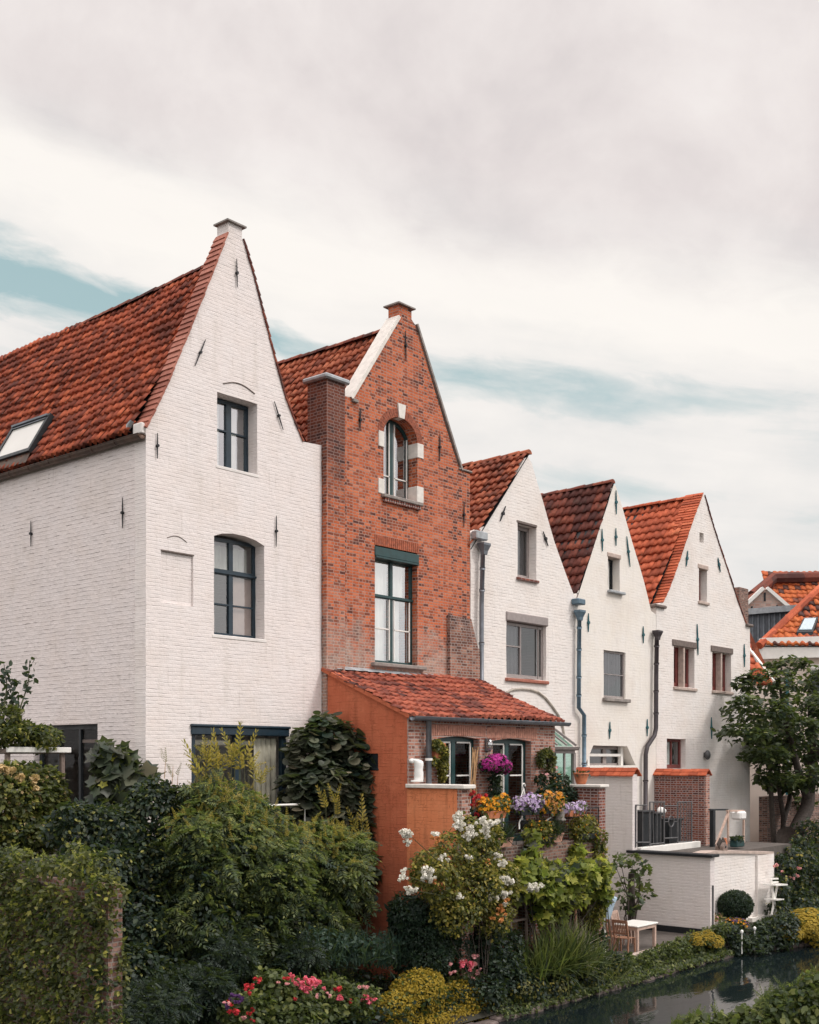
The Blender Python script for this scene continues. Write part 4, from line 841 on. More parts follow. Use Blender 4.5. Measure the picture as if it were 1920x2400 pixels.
# skylight lying in that roof
def onroof(px, py):   # meet the sight line with the roof plane
    n = e_.cross(Us.normalized()); r = Vector(ray(*ZN(px,py))); o = Vector(CAM); return o+r*((E0-o).dot(n)/r.dot(n))-n*(.16 if n.z < 0 else -.16)
q = [onroof(*c) for c in ((1325,1005),(1530,1000),(1600,815),(1415,825))]
mb = MB(); V = q+[v-up*.3 for v in q]; mb.add(V, [(0,1,2,3),(0,4,5,1),(1,5,6,2),(2,6,7,3),(3,7,4,0)]); sk2 = mb.build('skylight', M['dark'], BW)
cq = sum(q, Vector())/4; mb = MB(); mb.quad(*[cq+(v-cq)*.78+up*.06-wv*.02 for v in q]); mb.build('pane', M['glass_mid'], sk2); mb = MB(); mb.quad(*[cq+(v-cq)*.78+up*.03 for v in q]); mb.build('blind', M['bluecloth'], sk2)
mb = MB(); a = atd(ZN(1500,1440),61.9); mb.beam(a-up*1., a+e_*3-up*1., .15, 2.0); mb.beam(a+up*.1, a+e_*3+up*.1, .3, .22); mb.build('window', M['whitepaint'], BW)
mb = MB(); a = atd(ZN(1525,1460),61.75); mb.quad(a, a+e_*2.6, a+e_*2.6-up*1.7, a-up*1.7); mb.build('pane', M['dark'], BW)
mb = MB(); a = atd(ZN(1215,1450),61.85); mb.tube([a, (a.x,a.y,.5)], .09, 6); mb.build('downpipe', M['tealiron'], BW)
ZB_ = thing('zinc_extension', 'grey standing-seam zinc clad rooftop volume behind the far white house', 'building', atd(ZN(1050,900),70.)); ZB_.location.z = .5
a = atd(ZN(640,765),70.); b = atd(ZN(1470,700),70.)
mb = MB(); poly_wall(mb, [(a.x,a.y,.5),(b.x,b.y,.5),b,a], 5.); mb.build('cladding', M['zinc'], ZB_)
mb = MB(); mb.beam(a-wv*.12+up*.15, b-wv*.12+up*.15, .6, .35); mb.build('parapet_trim', M['lead'], ZB_)
mb = MB()
for i in range(13): c = a.lerp(b, i/12)-wv*.04; mb.beam((c.x,c.y,4.), c-up*.05, .09, .12)
mb.build('standing_seam', M['zinc'], ZB_)
OG = thing('old_brick_house', 'distant pink brick gable with a big orange tile roof', 'house', atd(ZN(1100,700),80.)); OG.location.z = .5
P = [atd(ZN(*c),78.) for c in ((670,650),(905,425),(950,425),(1275,705))]
mb = MB(); poly_wall(mb, [(P[0].x,P[0].y,.5),(P[3].x,P[3].y,.5),P[3],P[2],P[1],P[0]], .5); mb.build('gable_wall', red_brick('pink_brick', [(0.,(.45,.26,.21)),(.3,(.55,.35,.29)),(.6,(.62,.42,.35)),(1.,(.68,.5,.43))], (.62,.53,.48), bw=.5, rh=.2, ms=.02), OG)
mb = MB(); mb.beam(P[0],P[1],.5,.22); mb.beam(P[2],P[3],.5,.22); mb.build('gable_coping', M['whitepaint'], OG)
for c0, c1 in (((932,480),(932,590)),((768,655),(768,735)),((1088,640),(1088,705))):
    mb = MB(); mb.tube([atd(ZN(*c0),77.8), atd(ZN(*c1),77.8)], .07, 6); mb.build('wall_anchor', M['iron'], OG)
mb = MB(); mb.quad(P[2]+wv*.5, P[3]+wv*.5, P[3]+wv*6+e_*2, P[2]+wv*6); mb.quad(P[1]+wv*.5, P[0]+wv*.5, P[0]+wv*6, P[1]+wv*6); mb.build('roof', M['tile_red'], OG)
a = atd(ZN(660,600),83.); Us2 = (wv*4+up*5.3).normalized()
E1 = atd(ZN(860,720),82.); roof_tiles('roof', OG, E1, e_, Us2, 24., 3.95, M['tile_mottled'].copy(), w=.42, c=.46, amp=.05, seed=71, trim=lambda a,s: a > s*.23)
mb = MB(); t1 = atd(ZN(1020,310),84.); t2 = atd(ZN(1800,285),84.); t0 = atd(ZN(640,590),84.5); mb.tube([t0-wv*2.6,t1-wv*.4,t2], .42, 8); mb.build('ridge_tiles', M['tile_dark'], OG)
mb = MB(); mb.quad(t0+wv*.2,t1+wv*.2,t2+wv*.2,(t2.x,t2.y,5),(t0.x,t0.y,5)); mb.build('back_slope', M['tile_red'], OG)
OS = thing('orange_roofed_shed', 'small bright orange tiled roof between the far white house and the cream house', 'outbuilding', atd(ZN(850,1600),55.)); OS.location.z = .5
E2 = atd(ZN(640,1640),55.); Us3 = (wv*3.4+up*5.).normalized(); wd = (atd(ZN(1075,1640),55.)-E2).length; hgt = 7.8
roof_tiles('roof', OS, E2, e_, Us3, wd, hgt, M['tile_orange'], w=.36, c=.42, amp=.05, seed=72, trim=lambda a,s: a < wd-s*.43)
mb = MB(); mb.quad(E2-up*.06, E2+e_*wd-up*.06, E2+e_*(wd-hgt*.43)+Us3*hgt-up*.06, E2+Us3*hgt-up*.06); mb.build('roof_boarding', M['tile_red'], OS)
mb = MB(); mb.beam(E2+e_*wd, E2+e_*(wd-hgt*.43)+Us3*hgt, .18, .12); mb.build('verge_board', M['whitepaint'], OS)
mb = MB(); poly_wall(mb, [(E2.x,E2.y,.5), tuple((E2+e_*wd)[:2])+(.5,), E2+e_*wd-up*.08, E2-up*.08], 6.); mb.build('wall', M['cream'], OS)
# ================================================================== foliage engine
def unit(a): return a/np.maximum(1e-9, np.linalg.norm(a, axis=-1, keepdims=True))
UPV = np.array([0,0,1.])
T_LEAF = (np.array([[0,0,0],[.27,.45,.07],[0,1,-.03],[-.27,.45,.07]],float), np.array([[0,1,2],[0,2,3]]))
T_OVAL = (np.array([[0,0,0],[.26,.22,.05],[.30,.6,.06],[0,1,-.05],[-.30,.6,.06],[-.26,.22,.05],[0,.5,-.02]],float), np.array([[0,1,6],[1,2,6],[2,3,6],[3,4,6],[4,5,6],[5,0,6]]))
def fan(rad, cup=.1):
    n = len(rad); V = [[0,.45,0]]+[[r*math.sin(2*math.pi*i/n)*.62, .45-.62*r*math.cos(2*math.pi*i/n), cup*r*r] for i, r in enumerate(rad)]
    return (np.array(V,float), np.array([[0,i+1,(i+1)%n+1] for i in range(n)]))
T_ROUND = fan([.55,.85,.95,.95,.9,.85,.9,.95,.95,.85], .16)
T_LOBE = fan([.45,.95,.6,1.05,.62,1.0,.62,1.05,.6,.95], .12)
def pinnate(n=5, droop=.25):
    V=[];F=[]
    for i in range(n):
        y=.2+.75*i/n; z=-droop*y*y; l=.36*(1-.45*abs(i/n-.4))
        for s in (-1,1):
            b=len(V); V+=[[0,y,z],[s*l*.5,y-.02+.05,z+.03],[s*l,y+.22*l+.08,z-.06],[s*l*.45,y+.16,z+.03]]; F+=[[b,b+1,b+2],[b,b+2,b+3]]
    b=len(V); V+=[[0,.93,-droop*.85],[.09,1.05,-droop],[0,1.25,-droop*1.3],[-.09,1.05,-droop]]; F+=[[b,b+1,b+2],[b,b+2,b+3]]
    return np.array(V,float),np.array(F)
T_PIN = pinnate()
def plume(n=7):
    V=[];F=[]
    for i in range(n):
        y=i/n
        for s,t in ((-1,0),(1,0),(0,1),(0,-1)):
            l=.20*(1-y*.8); b=len(V); V+=[[0,y,0],[s*l*.6+.02,y+.06,t*l*.6],[s*l,y+.16,t*l],[s*l*.4,y+.12,t*l*.4]]; F+=[[b,b+1,b+2],[b,b+2,b+3]]
    return np.array(V,float),np.array(F)
T_PLUME = plume()
T_BLADE = (np.array([[-.016,0,0],[.016,0,0],[.015,.35,.02],[-.015,.35,.02],[.011,.7,-.07],[-.011,.7,-.07],[0,1,-.26]],float), np.array([[0,1,2],[0,2,3],[3,2,4],[3,4,5],[5,4,6]]))
def flower(n=5):
    V=[];F=[]
    for i in range(n):
        a=2*math.pi*i/n; b=len(V); c=lambda r,d,z:[r*math.cos(a+d),r*math.sin(a+d),z]
        V+=[c(.03,0,0),c(.38,-.55,.1),c(.55,0,.08),c(.38,.55,.1)]; F+=[[b,b+1,b+2],[b,b+2,b+3]]
    return np.array(V,float),np.array(F)
T_FLOWER = flower()
def place(tm, P, Nn, T, S):
    tv, tf = tm; Nn = unit(Nn); T = unit(T-Nn*np.sum(T*Nn,-1,keepdims=True)); X = np.cross(T, Nn); m = len(P); S = np.broadcast_to(S, (m,))
    V = P[:,None]+(X[:,None]*tv[None,:,0:1]+T[:,None]*tv[None,:,1:2]+Nn[:,None]*tv[None,:,2:3])*S[:,None,None]
    F = tf[None]+(np.arange(m)*len(tv))[:,None,None]
    return V.reshape(-1,3), F.reshape(-1,3)
def join(parts):
    Vs=[];Fs=[];o=0
    for V,F in parts: Vs.append(V);Fs.append(F+o);o+=len(V)
    return np.concatenate(Vs),np.concatenate(Fs)
def clumpy(blobs, k=5, f=.42, rng=RNG):
    out = list(blobs)
    for c, r in blobs:
        d = unit(rng.normal(size=(k,3))); d[:,2] = np.abs(d[:,2])*.9-.15
        for q in unit(d): out.append((np.array(c)+q*np.array(r)*rng.uniform(.62,.86), np.array(r)*rng.uniform(f*.7,f*1.15)))
    return out
def sample(blobs, n, rng=RNG, shell=(.72,1.02), inner=.22, zmin=None, face=None):
    C = np.array([b[0] for b in blobs],float); Rr = np.array([b[1] for b in blobs],float)
    w = (Rr[:,0]*Rr[:,2]+Rr[:,1]*Rr[:,2]+Rr[:,0]*Rr[:,1]); w = w/w.sum()
    Ps=[];Ds=[];tot=0
    while tot < n:
        m = int(n*1.7)+50; i = rng.choice(len(C), m, p=w); d = unit(rng.normal(size=(m,3)))
        if face is not None: d[np.sum(d*face,-1) < -.25] *= -1
        rad = np.where(rng.random(m) < inner, rng.uniform(.3,.75,m), rng.uniform(*shell,m))
        P = C[i]+d*Rr[i]*rad[:,None]; keep = np.ones(m,bool)
        for j in range(len(C)):
            q = np.sum(((P-C[j])/Rr[j])**2,-1); keep &= ~((q < .40) & (i != j) )
        if zmin is not None: keep &= P[:,2] > zmin
        Ps.append(P[keep]); Ds.append(unit(d/Rr[i])[keep]); tot += keep.sum()
        if len(Ps) > 12: break
    return np.concatenate(Ps)[:n], np.concatenate(Ds)[:n]
def leaves(blobs, n, tm, size, rng=RNG, nb=(.55,.55,.55), droop=.35, var=.5, **kw):
    P, D = sample(blobs, n, rng, **kw); m = len(P)
    Nn = unit(D*nb[0]+UPV*nb[1]+rng.normal(size=(m,3))*nb[2]); T = D*.7+rng.normal(size=(m,3))*.7-UPV*droop
    return place(tm, P, Nn, T, size*rng.uniform(1-var,1+var,m))
def shoots(P, h, tm=T_PLUME, rng=RNG, lean=.25, var=.35):
    m = len(P); T = UPV+rng.normal(size=(m,3))*lean; Nn = rng.normal(size=(m,3)); return place(tm, np.array(P), Nn, T, h*rng.uniform(1-var,1+var,m))
def blob(dx, dy, rx, ry, y, ryd=None):
    c = aty(ZS(dx,dy), y); s = dist(c)/2474.; return (np.array(c), np.array([rx*s, (ryd if ryd is not None else rx*s*.8), ry*s]))
def stems(parent, base, blobs, mat='bark', r=.035, n=None, name='stems'):
    mb = MB(); base = Vector(base); rg = random.Random(len(blobs))
    for c, q in blobs[:n or 99]:
        c = Vector(c); mid = base.lerp(c, .5)+Vector((rg.uniform(-.2,.2),rg.uniform(-.2,.2),.15)); s = base+Vector((rg.uniform(-.15,.15),rg.uniform(-.15,.15),0))
        mb.tube([s, mid, c], [r, r*.7, r*.3], 6)
    return mb.build(name, M[mat], parent, True)
def plant(name, label, cat, base, blobs, n, tm, size, mat, group=None, k=5, f=.42, st=True, stmat='bark', r=.035, **kw):
    t = thing(name, label, cat, base, group); bb = clumpy(blobs, k, f) if k else blobs
    V, F = leaves(bb, n, tm, size, **kw); np_build('foliage', V, F, M[mat], t)
    if st: stems(t, base, blobs, stmat, r)
    return t, bb
def addnp(t, name, parts, mat, smooth=False):
    V, F = join(parts); ob = np_build(name, V, F, M[mat], t, smooth=smooth)
    if mat[:3] == 'fl_': ob['kind'] = 'stuff'      # a sprinkling of tiny petals nobody would count
    return ob
# blossom balls shared by the rose bushes
def petal_ball(name, r, nb, mat, seed, spread=1.):
    rg = np.random.default_rng(seed); parts = []
    for i in range(nb):
        c = rg.normal(size=3)*r*np.array([1.,.8,.8])*spread; rr = r*rg.uniform(.55,.85)
        parts.append(leaves([(c, np.array([rr]*3))], 34, T_ROUND, rr*.95, rg, nb=(1.2,.2,.25), droop=0., inner=.25))
    V, F = join(parts); me = np_build(name, V, F, M[mat], None, loc=(0,0,0)); d = me.data; bpy.data.objects.remove(me); return d
BALL = {}
for key, mt, nb in (('white','fl_white',7),('pink','fl_pink',4),('red','fl_red',3),('pale','fl_palepink',2),('peach','fl_peach',3),('cream','fl_cream',4),('purple','fl_purple',3)):
    BALL[key] = [petal_ball(key+'_blossom', .055, nb, mt, 50+i*7+len(key), 1.15) for i in range(3)]
def blossoms(t, pts, key, size=1., name='blossom_cluster'):
    o = t.location; rg = random.Random(len(pts)*3+len(key))
    for i, p in enumerate(pts):
        ob = bpy.data.objects.new(name, BALL[key][i % 3]); COL.objects.link(ob); ob.parent = t
        s = size*(p[3] if len(p) > 3 else 1)*rg.uniform(.85,1.15); ob.location = Vector(p[:3])-o; ob.scale = (s,s,s*.9); ob.rotation_euler = (rg.uniform(-.4,.4),rg.uniform(-.4,.4),rg.uniform(0,6))
# ================================================================== gardens, left to right
yI = -2.2
# ivy over the boundary wall
ivb = []
for i in range(15):
    y = -4.75+i*.42
    for zz in (1.1,1.9,2.7,3.4): 
        ivb.append((np.array([-4.78,y,zz+RNG.uniform(-.2,.2)]), np.array([.20+RNG.uniform(0,.12),.42,.5])))
    ivb.append((np.array([-4.6,y+.1,3.9+RNG.uniform(-.2,.42)]), np.array([RNG.uniform(.3,.55),RNG.uniform(.25,.45),RNG.uniform(.22,.5)])))
ivb.append((np.array([-4.6,-5.1,3.75]), np.array([.4,.3,.45]))); ivb.append((np.array([-4.75,-5.15,1.3]), np.array([.3,.3,.6]))); ivb.append((np.array([-4.62,-5.32,3.75]), np.array([.3,.2,.5]))); ivb.append((np.array([-4.62,-5.3,1.45]), np.array([.3,.22,.5]))); ivb.append((np.array([-4.40,-5.3,2.2]), np.array([.13,.10,.9]))); ivb.append((np.array([-4.72,-5.2,2.3]), np.array([.14,.12,1.]))); ivb.append((np.array([-4.6,-5.25,3.3]), np.array([.22,.15,.25])))
t, bb = plant('ivy', 'thick ivy with yellow-green young leaves spilling over the old boundary wall at lower left', 'ivy', (-4.6,-2.6,.5), ivb, 23000, T_OVAL, .085, 'lf_ivy', k=3, f=.45, st=False, face=np.array([-.85,-.4,.35]), inner=.15, nb=(.5,.6,.6))
P, D = sample(bb, 420, face=np.array([-.7,-.5,.6])); addnp(t, 'young_shoots', [shoots(P, .2, lean=.6)], 'lf_vine')
# climbing hydrangea at the far left
hb = [blob(20,1645,70,42,.6,.5), blob(84,1655,46,48,.5,.4), blob(40,1690,75,60,.4,.5), blob(110,1680,35,60,.3,.3), blob(60,1760,80,50,.2,.5), blob(-30,1700,70,90,.5,.6), blob(100,1750,40,40,.2,.3)]
t, bb = plant('climbing_hydrangea', 'climbing hydrangea with buff flower heads below the white edged canopy at far left', 'climber', (-1.9,.5,.6), hb, 9000, T_OVAL, .11, 'lf_ivy', k=4)
blossoms(t, [tuple(aty(ZG(*c), .15))+(s,) for c, s in (((15,1040),1.3),((120,1100),1.4),((255,1190),1.6),((90,1270),1.5),((210,1270),1.3),((310,1270),1.2),((215,1390),1.6),((110,1410),1.2),((30,1310),1.),((120,1575),1.4),((250,1500),1.))], 'cream', 1.1, 'flower_head')
P, D = sample(bb, 190, face=np.array([-.6,-.8,.2])); addnp(t, 'pale_blossoms', [place(T_FLOWER, P, D, UPV+D*.3, .075)], 'fl_cream')
cb = [blob(20,1545,70,30,1.2,.6), blob(85,1555,45,28,1.1,.5), blob(0,1510,40,30,1.3,.5)]
t, bb = plant('vine', 'leafy climber heaped on top of the white edged canopy at far left', 'climber', (-2.2,1.6,6.45), cb, 3600, T_LEAF, .11, 'lf_ivy', k=4, stmat='stem', r=.02)
P = [aty(ZG(*c), 1.2) for c in ((30,560),(100,545),(160,560))]; tops = [aty(ZG(*c), 1.2) for c in ((30,180),(240,165),(60,280))]
mb = MB(); pts = []
for a, b in zip([P[0],P[2],P[1]], tops):
    mid = a.lerp(b,.5)+Vector((.08,0,0)); mb.tube([a,mid,b], [.02,.015,.006], 6)
    for i in range(46): tt = (i/46)**.9; q = a.lerp(mid,tt*2) if tt < .5 else mid.lerp(b,tt*2-1); pts.append(np.array(q)+RNG.normal(size=3)*.07)
mb.build('stems', M['stem'], t, True)
pts = np.array(pts); addnp(t, 'upright_sprays', [place(T_OVAL, pts, RNG.normal(size=pts.shape)+UPV*.4, RNG.normal(size=pts.shape)+UPV*.3, .15*RNG.uniform(.6,1.2,len(pts)))], 'lf_dark')
# kiwi vine at the corner, broad leaves
kb = [blob(235,1600,30,42,-.5,.3), blob(258,1640,42,45,-.55,.35), blob(290,1650,30,35,-.5,.3), blob(240,1660,45,40,-.6,.3), blob(255,1700,60,40,-.6,.35)]
t, bb = plant('grape_vine', 'broad-leaved vine climbing the corner of the tall white house by the dark garden door', 'climber', (-.2,-.5,4.2), kb, 620, T_LOBE, .30, 'lf_kiwi', k=3, r=.02, nb=(.8,.25,.45), droop=.7)
P, D = sample(bb, 60, face=np.array([-.5,-.8,.4])); addnp(t, 'pale_leaves', [place(T_LOBE, P, D+UPV*.3, -UPV+RNG.normal(size=P.shape)*.4, .2)], 'lf_vine')
# mixed hedge in front of the white house
hg = [blob(160,1745,70,55,-1.6,.6), blob(240,1750,70,50,-1.7,.6), blob(320,1715,60,70,-1.8,.6), blob(330,1665,28,30,-1.7,.4), blob(370,1700,40,50,-1.8,.4), blob(200,1840,110,70,-2.0,.8), blob(330,1830,100,90,-2.0,.8), blob(290,1950,110,90,-2.3,.9), blob(150,1880,70,80,-2.1,.6), blob(260,2060,90,80,-3.,.8), blob(350,2080,90,80,-3.,.8)]
t, bb = plant('mixed_hedge', 'dark mixed hedge in front of the tall white house, left of the feathery shrub', 'hedge', (-.6,-1.9,.6), hg, 22000, T_OVAL, .105, 'lf_dark', k=5, zmin=.6)
P, D = sample(bb, 3200, face=np.array([-.4,-.7,.6])); addnp(t, 'pale_leaves', [place(T_OVAL, P, D+UPV*.5, D+RNG.normal(size=P.shape)*.6, .09)], 'lf_ivy')
mb = MB()
for px,py in ((1340,960),(1400,1020),(1440,1080)):
    a = aty(ZG(px-10,py+160), -1.7); b = aty(ZG(px,py), -1.7); mb.tube([a,b], [.01,.004], 5)
mb.build('dry_stalks', M['cane'], t)
P = [np.array(aty(ZG(*c), -1.7)) for c in ((1335,990),(1350,1020),(1380,1080),(1430,1090),(1320,960),(1400,1110))]; addnp(t, 'dry_plumes', [shoots(P, .3, lean=.2)], 'lf_straw')
# the big feathery shrub
sb = [blob(440,1715,46,62,-2.6,.7), blob(500,1712,46,58,-2.6,.6), blob(552,1752,52,52,-2.7,.7), blob(400,1760,55,48,-2.8,.7), blob(480,1775,80,65,-3.0,.9), blob(592,1800,75,62,-3.0,.9), blob(672,1785,52,50,-3.0,.7), blob(722,1800,46,52,-3.1,.7), blob(690,1840,80,60,-3.2,.8), blob(560,1860,110,80,-3.3,.9), blob(430,1840,70,80,-3.1,.8), blob(730,1880,50,60,-3.1,.6), blob(640,1930,100,80,-3.2,.8), blob(500,1950,100,80,-3.2,.8), blob(400,1940,70,80,-3.,.8), blob(690,1990,60,60,-3.2,.6), blob(560,2030,90,60,-3.3,.7)]
t, bb = plant('feathery_shrub', 'large feathery shrub with pinnate leaves and yellowish shoots before the tall white house', 'shrub', (2.2,-3.,.6), sb, 5200, T_PIN, .30, 'lf_shrub', k=6, f=.45, r=.05, nb=(.5,.7,.45), droop=.45, zmin=.7)
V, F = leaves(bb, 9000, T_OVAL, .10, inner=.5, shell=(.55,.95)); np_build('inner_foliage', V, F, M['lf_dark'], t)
P, D = sample(bb[:10]+bb[17:80], 1500, face=np.array([-.3,-.5,1.2]), inner=.02, shell=(.95,1.1)); addnp(t, 'pale_leaves', [place(T_PIN, P, D*.4+UPV+RNG.normal(size=P.shape)*.4, D*.6+UPV*.3+RNG.normal(size=P.shape)*.6, .24*RNG.uniform(.6,1.2,len(P)))], 'lf_lit_top')  # paler leaves on upward faces put the sunlit top into leaf colour
P, D = sample(bb[:9]+bb[17:60], 420, face=np.array([-.3,-.5,1.2]), shell=(.95,1.12), inner=0); addnp(t, 'young_shoots', [shoots(P, .26, lean=.4, var=.5)], 'lf_tip')
P = [np.array(aty(ZS(x+RNG.uniform(-4,4),y), -2.6)) for x,y in ((418,1628),(424,1600),(432,1585),(440,1600),(448,1615),(456,1605),(462,1622),(490,1612),(498,1595),(506,1585),(514,1600),(522,1615),(540,1640),(552,1650),(508,1620),(436,1625),(690,1700),(700,1690),(715,1715),(750,1745),(760,1730),(770,1770))]
addnp(t, 'tall_plumes', [shoots(P, .62, lean=.10), shoots(P, .5, lean=.2)], 'lf_tip'); 
mb = MB()
for p in P: mb = MB(); mb.tube([Vector(p)-Vector((0,0,.7)), Vector(p)+Vector((0,0,.3))], [.012,.004], 5); mb.build('shoot_stem', M['stem'], t)
# broad-leaved climber between white house and terracotta wall
kb = [blob(690,1552,66,48,-.9,.5), blob(650,1560,36,36,-.8,.4), blob(770,1640,34,44,-1.4,.4), blob(640,1590,38,50,-.8,.4), blob(740,1600,48,55,-1.2,.5), blob(690,1650,80,60,-1.1,.6), blob(640,1680,45,70,-.9,.5), blob(750,1690,48,60,-1.3,.5), blob(710,1760,75,70,-1.3,.6), blob(770,1740,30,50,-1.5,.35), blob(740,1850,55,80,-1.6,.5), blob(690,1540,30,25,-.8,.3), blob(775,1830,22,60,-1.7,.3)]
t, bb = plant('kiwi_climber', 'dense dark climber with broad round leaves between the white house and the terracotta wall', 'climber', (4.9,-1.1,.6), kb, 4300, T_ROUND, .20, 'lf_kiwi', k=5, f=.4, r=.03, nb=(.45,.75,.3), droop=.55, inner=.25)
# border plants at the lower left
ub = [blob(420,2080,80,50,-4.,.7), blob(320,2120,90,50,-4.2,.7), blob(480,2010,60,40,-3.8,.6), blob(620,2010,70,30,-4.,.6), blob(260,2150,80,50,-4.3,.6)]
t, bb = plant('border_shrub', 'dark low shrub filling the shaded bed below the feathery shrub', 'shrub', (-.4,-4.1,.5), ub, 7000, T_PIN, .2, 'lf_dark', k=4, zmin=.5)
lb = [blob(700+i*34,1995-abs(i-3)*2,26,34,-4.1,.35) for i in range(-1,6)]
t, bb = plant('blue_iris_row', 'row of bluish upright perennials below the terracotta wall', 'perennials', (4.,-4.1,.5), lb, 1400, T_LEAF, .13, 'lf_blue', k=0, st=False)
P = np.concatenate([np.array(b[0])+RNG.uniform(-1,1,(60,3))*np.array([.35,.3,.1])-np.array([0,0,.4]) for b in lb]); addnp(t, 'upright_spikes', [place(T_BLADE, P, RNG.normal(size=P.shape), UPV+RNG.normal(size=P.shape)*.15, .85)], 'lf_blue')
# roses at the bottom
rb = [blob(600,2110,70,55,-4.9,.5), blob(680,2110,70,50,-4.9,.5), blob(520,2130,55,45,-5.,.4), blob(750,2110,50,45,-5.,.4), blob(640,2140,110,40,-5.1,.4), blob(570,2075,40,35,-4.8,.4)]
t, bb = plant('red_rose_bush', 'rose bush with red and pink blossoms at the bottom of the picture', 'rose bush', (2.9,-4.9,.5), rb, 5200, T_OVAL, .105, 'lf_bank', k=5, r=.015, zmin=.4)
def kpts(f, lst, y): return [tuple(aty(f(*c[:2]), y))+((c[2] if len(c) > 2 else 1),) for c in lst]
blossoms(t, kpts(ZJ, [(790,1325,.8),(815,1355,1.),(850,1400,1.5),(880,1420,1.4),(930,1390,1.7),(975,1395,1.7),(1015,1390,1.4),(905,1445,1.4),(930,1465,1.),(1190,1515,1.4),(1400,1530,1.5),(1440,1550,1.4),(1060,1445,.8)], -5.35), 'pink', .62)
blossoms(t, kpts(ZJ, [(540,1380,1.2),(445,1425,1.3),(450,1470,1.4),(350,1640,1.4),(475,1625,1.2),(490,1700,1.),(1190,1450,1.5),(840,1525,.9),(300,1560,1.2),(770,1365,1.),(1270,1540,.8)], -5.35), 'red', .62)
blossoms(t, kpts(ZJ, [(1350,1440,1.2),(1395,1440,1.2),(1110,1495,.9),(705,1395,.8),(1020,1505,.9),(290,1560,.9),(770,1405,.9),(420,1690,.9)], -5.35), 'pale', .68)
blossoms(t, kpts(ZJ, [(320,1510,1.4),(360,1515,1.2),(400,1530,1.2),(300,1595,1.2)], -5.3), 'purple', .6)
ab = [blob(880,2105,75,60,-4.9,.5), blob(960,2120,70,50,-4.9,.5), blob(1010,2130,45,35,-5.,.4), blob(830,2130,50,40,-5.,.4), blob(910,2150,120,35,-5.1,.4)]
t, bb = plant('lady_mantle', 'mound of lady\'s mantle covered in mustard yellow flowers at the bottom', 'perennial', (4.7,-4.95,.5), ab, 2600, T_OVAL, .10, 'lf_bank', k=4, st=False, zmin=.4)
P, D = sample(bb, 9500, face=np.array([-.4,-.6,.8]), shell=(.9,1.12), inner=.05); addnp(t, 'yellow_flowers', [place(T_FLOWER, P, D+RNG.normal(size=P.shape)*.6, RNG.normal(size=P.shape), .052)], 'fl_yellow')
pb = [blob(975,2060,40,35,-4.6,.35), blob(1000,2090,35,30,-4.7,.35), blob(950,2085,30,30,-4.6,.3)]
t, bb = plant('pink_daisy_clump', 'clump of pink flat-headed flowers behind the yellow mound', 'perennial', (5.3,-4.6,.5), pb, 1300, T_OVAL, .10, 'lf_bank', k=3, stmat='stem', r=.01)
blossoms(t, kpts(ZK, [(820,1250,1.5),(920,1195,1.1),(905,1240,1.),(875,1272,.9),(710,1258,.8),(718,1317,.9),(930,1335,.9),(885,1365,.6),(935,1297,.6)], -4.95), 'pale', 1.0)
blossoms(t, kpts(ZK, [(790,1250,.9),(845,1250,.9)], -4.97), 'pink', 1.2)
mb = MB()
for x,y in ((820,1250),(920,1195),(905,1240),(710,1258),(930,1335)): q = aty(ZK(x,y), -4.93); mb.tube([q, q-Vector((0,-.1,.8))], .008, 5)
mb.build('flower_stems', M['stem'], t)
# clipped dark topiary
tb = [blob(880,1950,62,60,-4.3,.7), blob(860,1920,45,45,-4.3,.5), blob(920,1930,55,55,-4.3,.6), blob(890,2010,75,60,-4.3,.7), blob(950,2000,50,60,-4.3,.6), blob(1000,2010,40,50,-4.2,.5)]
t, bb = plant('clipped_yew', 'dark clipped rounded yew in front of the terracotta wall', 'topiary', (5.2,-4.3,.5), tb, 20000, T_LEAF, .055, 'lf_box', k=0, shell=(.9,1.0), inner=.1)
V, F = leaves(tb, 3000, T_OVAL, .16, shell=(.6,.88)); np_build('inner_foliage', V, F, M['lf_box'], t)
# white rose
wb = [blob(955,1800,45,45,-5.1,.5), blob(1010,1800,50,50,-5.,.5), blob(920,1850,60,50,-5.15,.5), blob(990,1870,75,60,-5.15,.6), blob(1050,1860,50,60,-5.1,.5), blob(960,1920,70,50,-5.15,.5), blob(1030,1760,35,40,-4.9,.3), blob(1040,1930,50,50,-5.1,.4), blob(890,1830,30,40,-5.1,.3), blob(985,1745,30,30,-4.9,.3)]
t, bb = plant('white_rose_bush', 'tall rambling rose with clusters of white blossoms against the terracotta parapet', 'rose bush', (6.,-5.1,.5), wb, 10500, T_OVAL, .085, 'lf_rose', k=7, f=.4, r=.008, inner=.2)
blossoms(t, kpts(ZK, [(345,165,1.1),(355,195,1.2),(375,210,1.),(365,245,.9),(590,185,1.),(780,70,1.5),(785,105,1.5),(760,110,1.),(870,165,1.3),(850,195,1.2),(880,200,1.),(970,95,1.2),(1030,95,1.4),(1075,95,1.2),(990,165,1.4),(1010,195,1.),(650,360,.7),(640,395,.7),(690,395,.7),(850,375,.8),(1095,375,.9),(1135,412,1.2),(525,490,1.5),(520,525,1.5),(545,540,1.),(335,480,.9),(325,550,1.),(385,630,1.2),(410,645,1.),(785,705,.9),(1140,545,1.4),(1185,560,1.5),(1190,590,1.1),(1355,610,1.6),(1390,625,1.4),(1110,660,1.3),(1140,665,1.2),(1190,665,1.),(1035,715,1.4),(1150,752,.8)], -5.55), 'white', .76)
blossoms(t, kpts(ZK, [(1150,715,1.),(1110,780,.9),(1130,840,1.2),(1065,865,.9),(1110,885,1.),(1020,425,.9),(605,255,1.),(595,215,1.),(570,580,.7),(1130,810,.9)], -5.5), 'peach', .8)
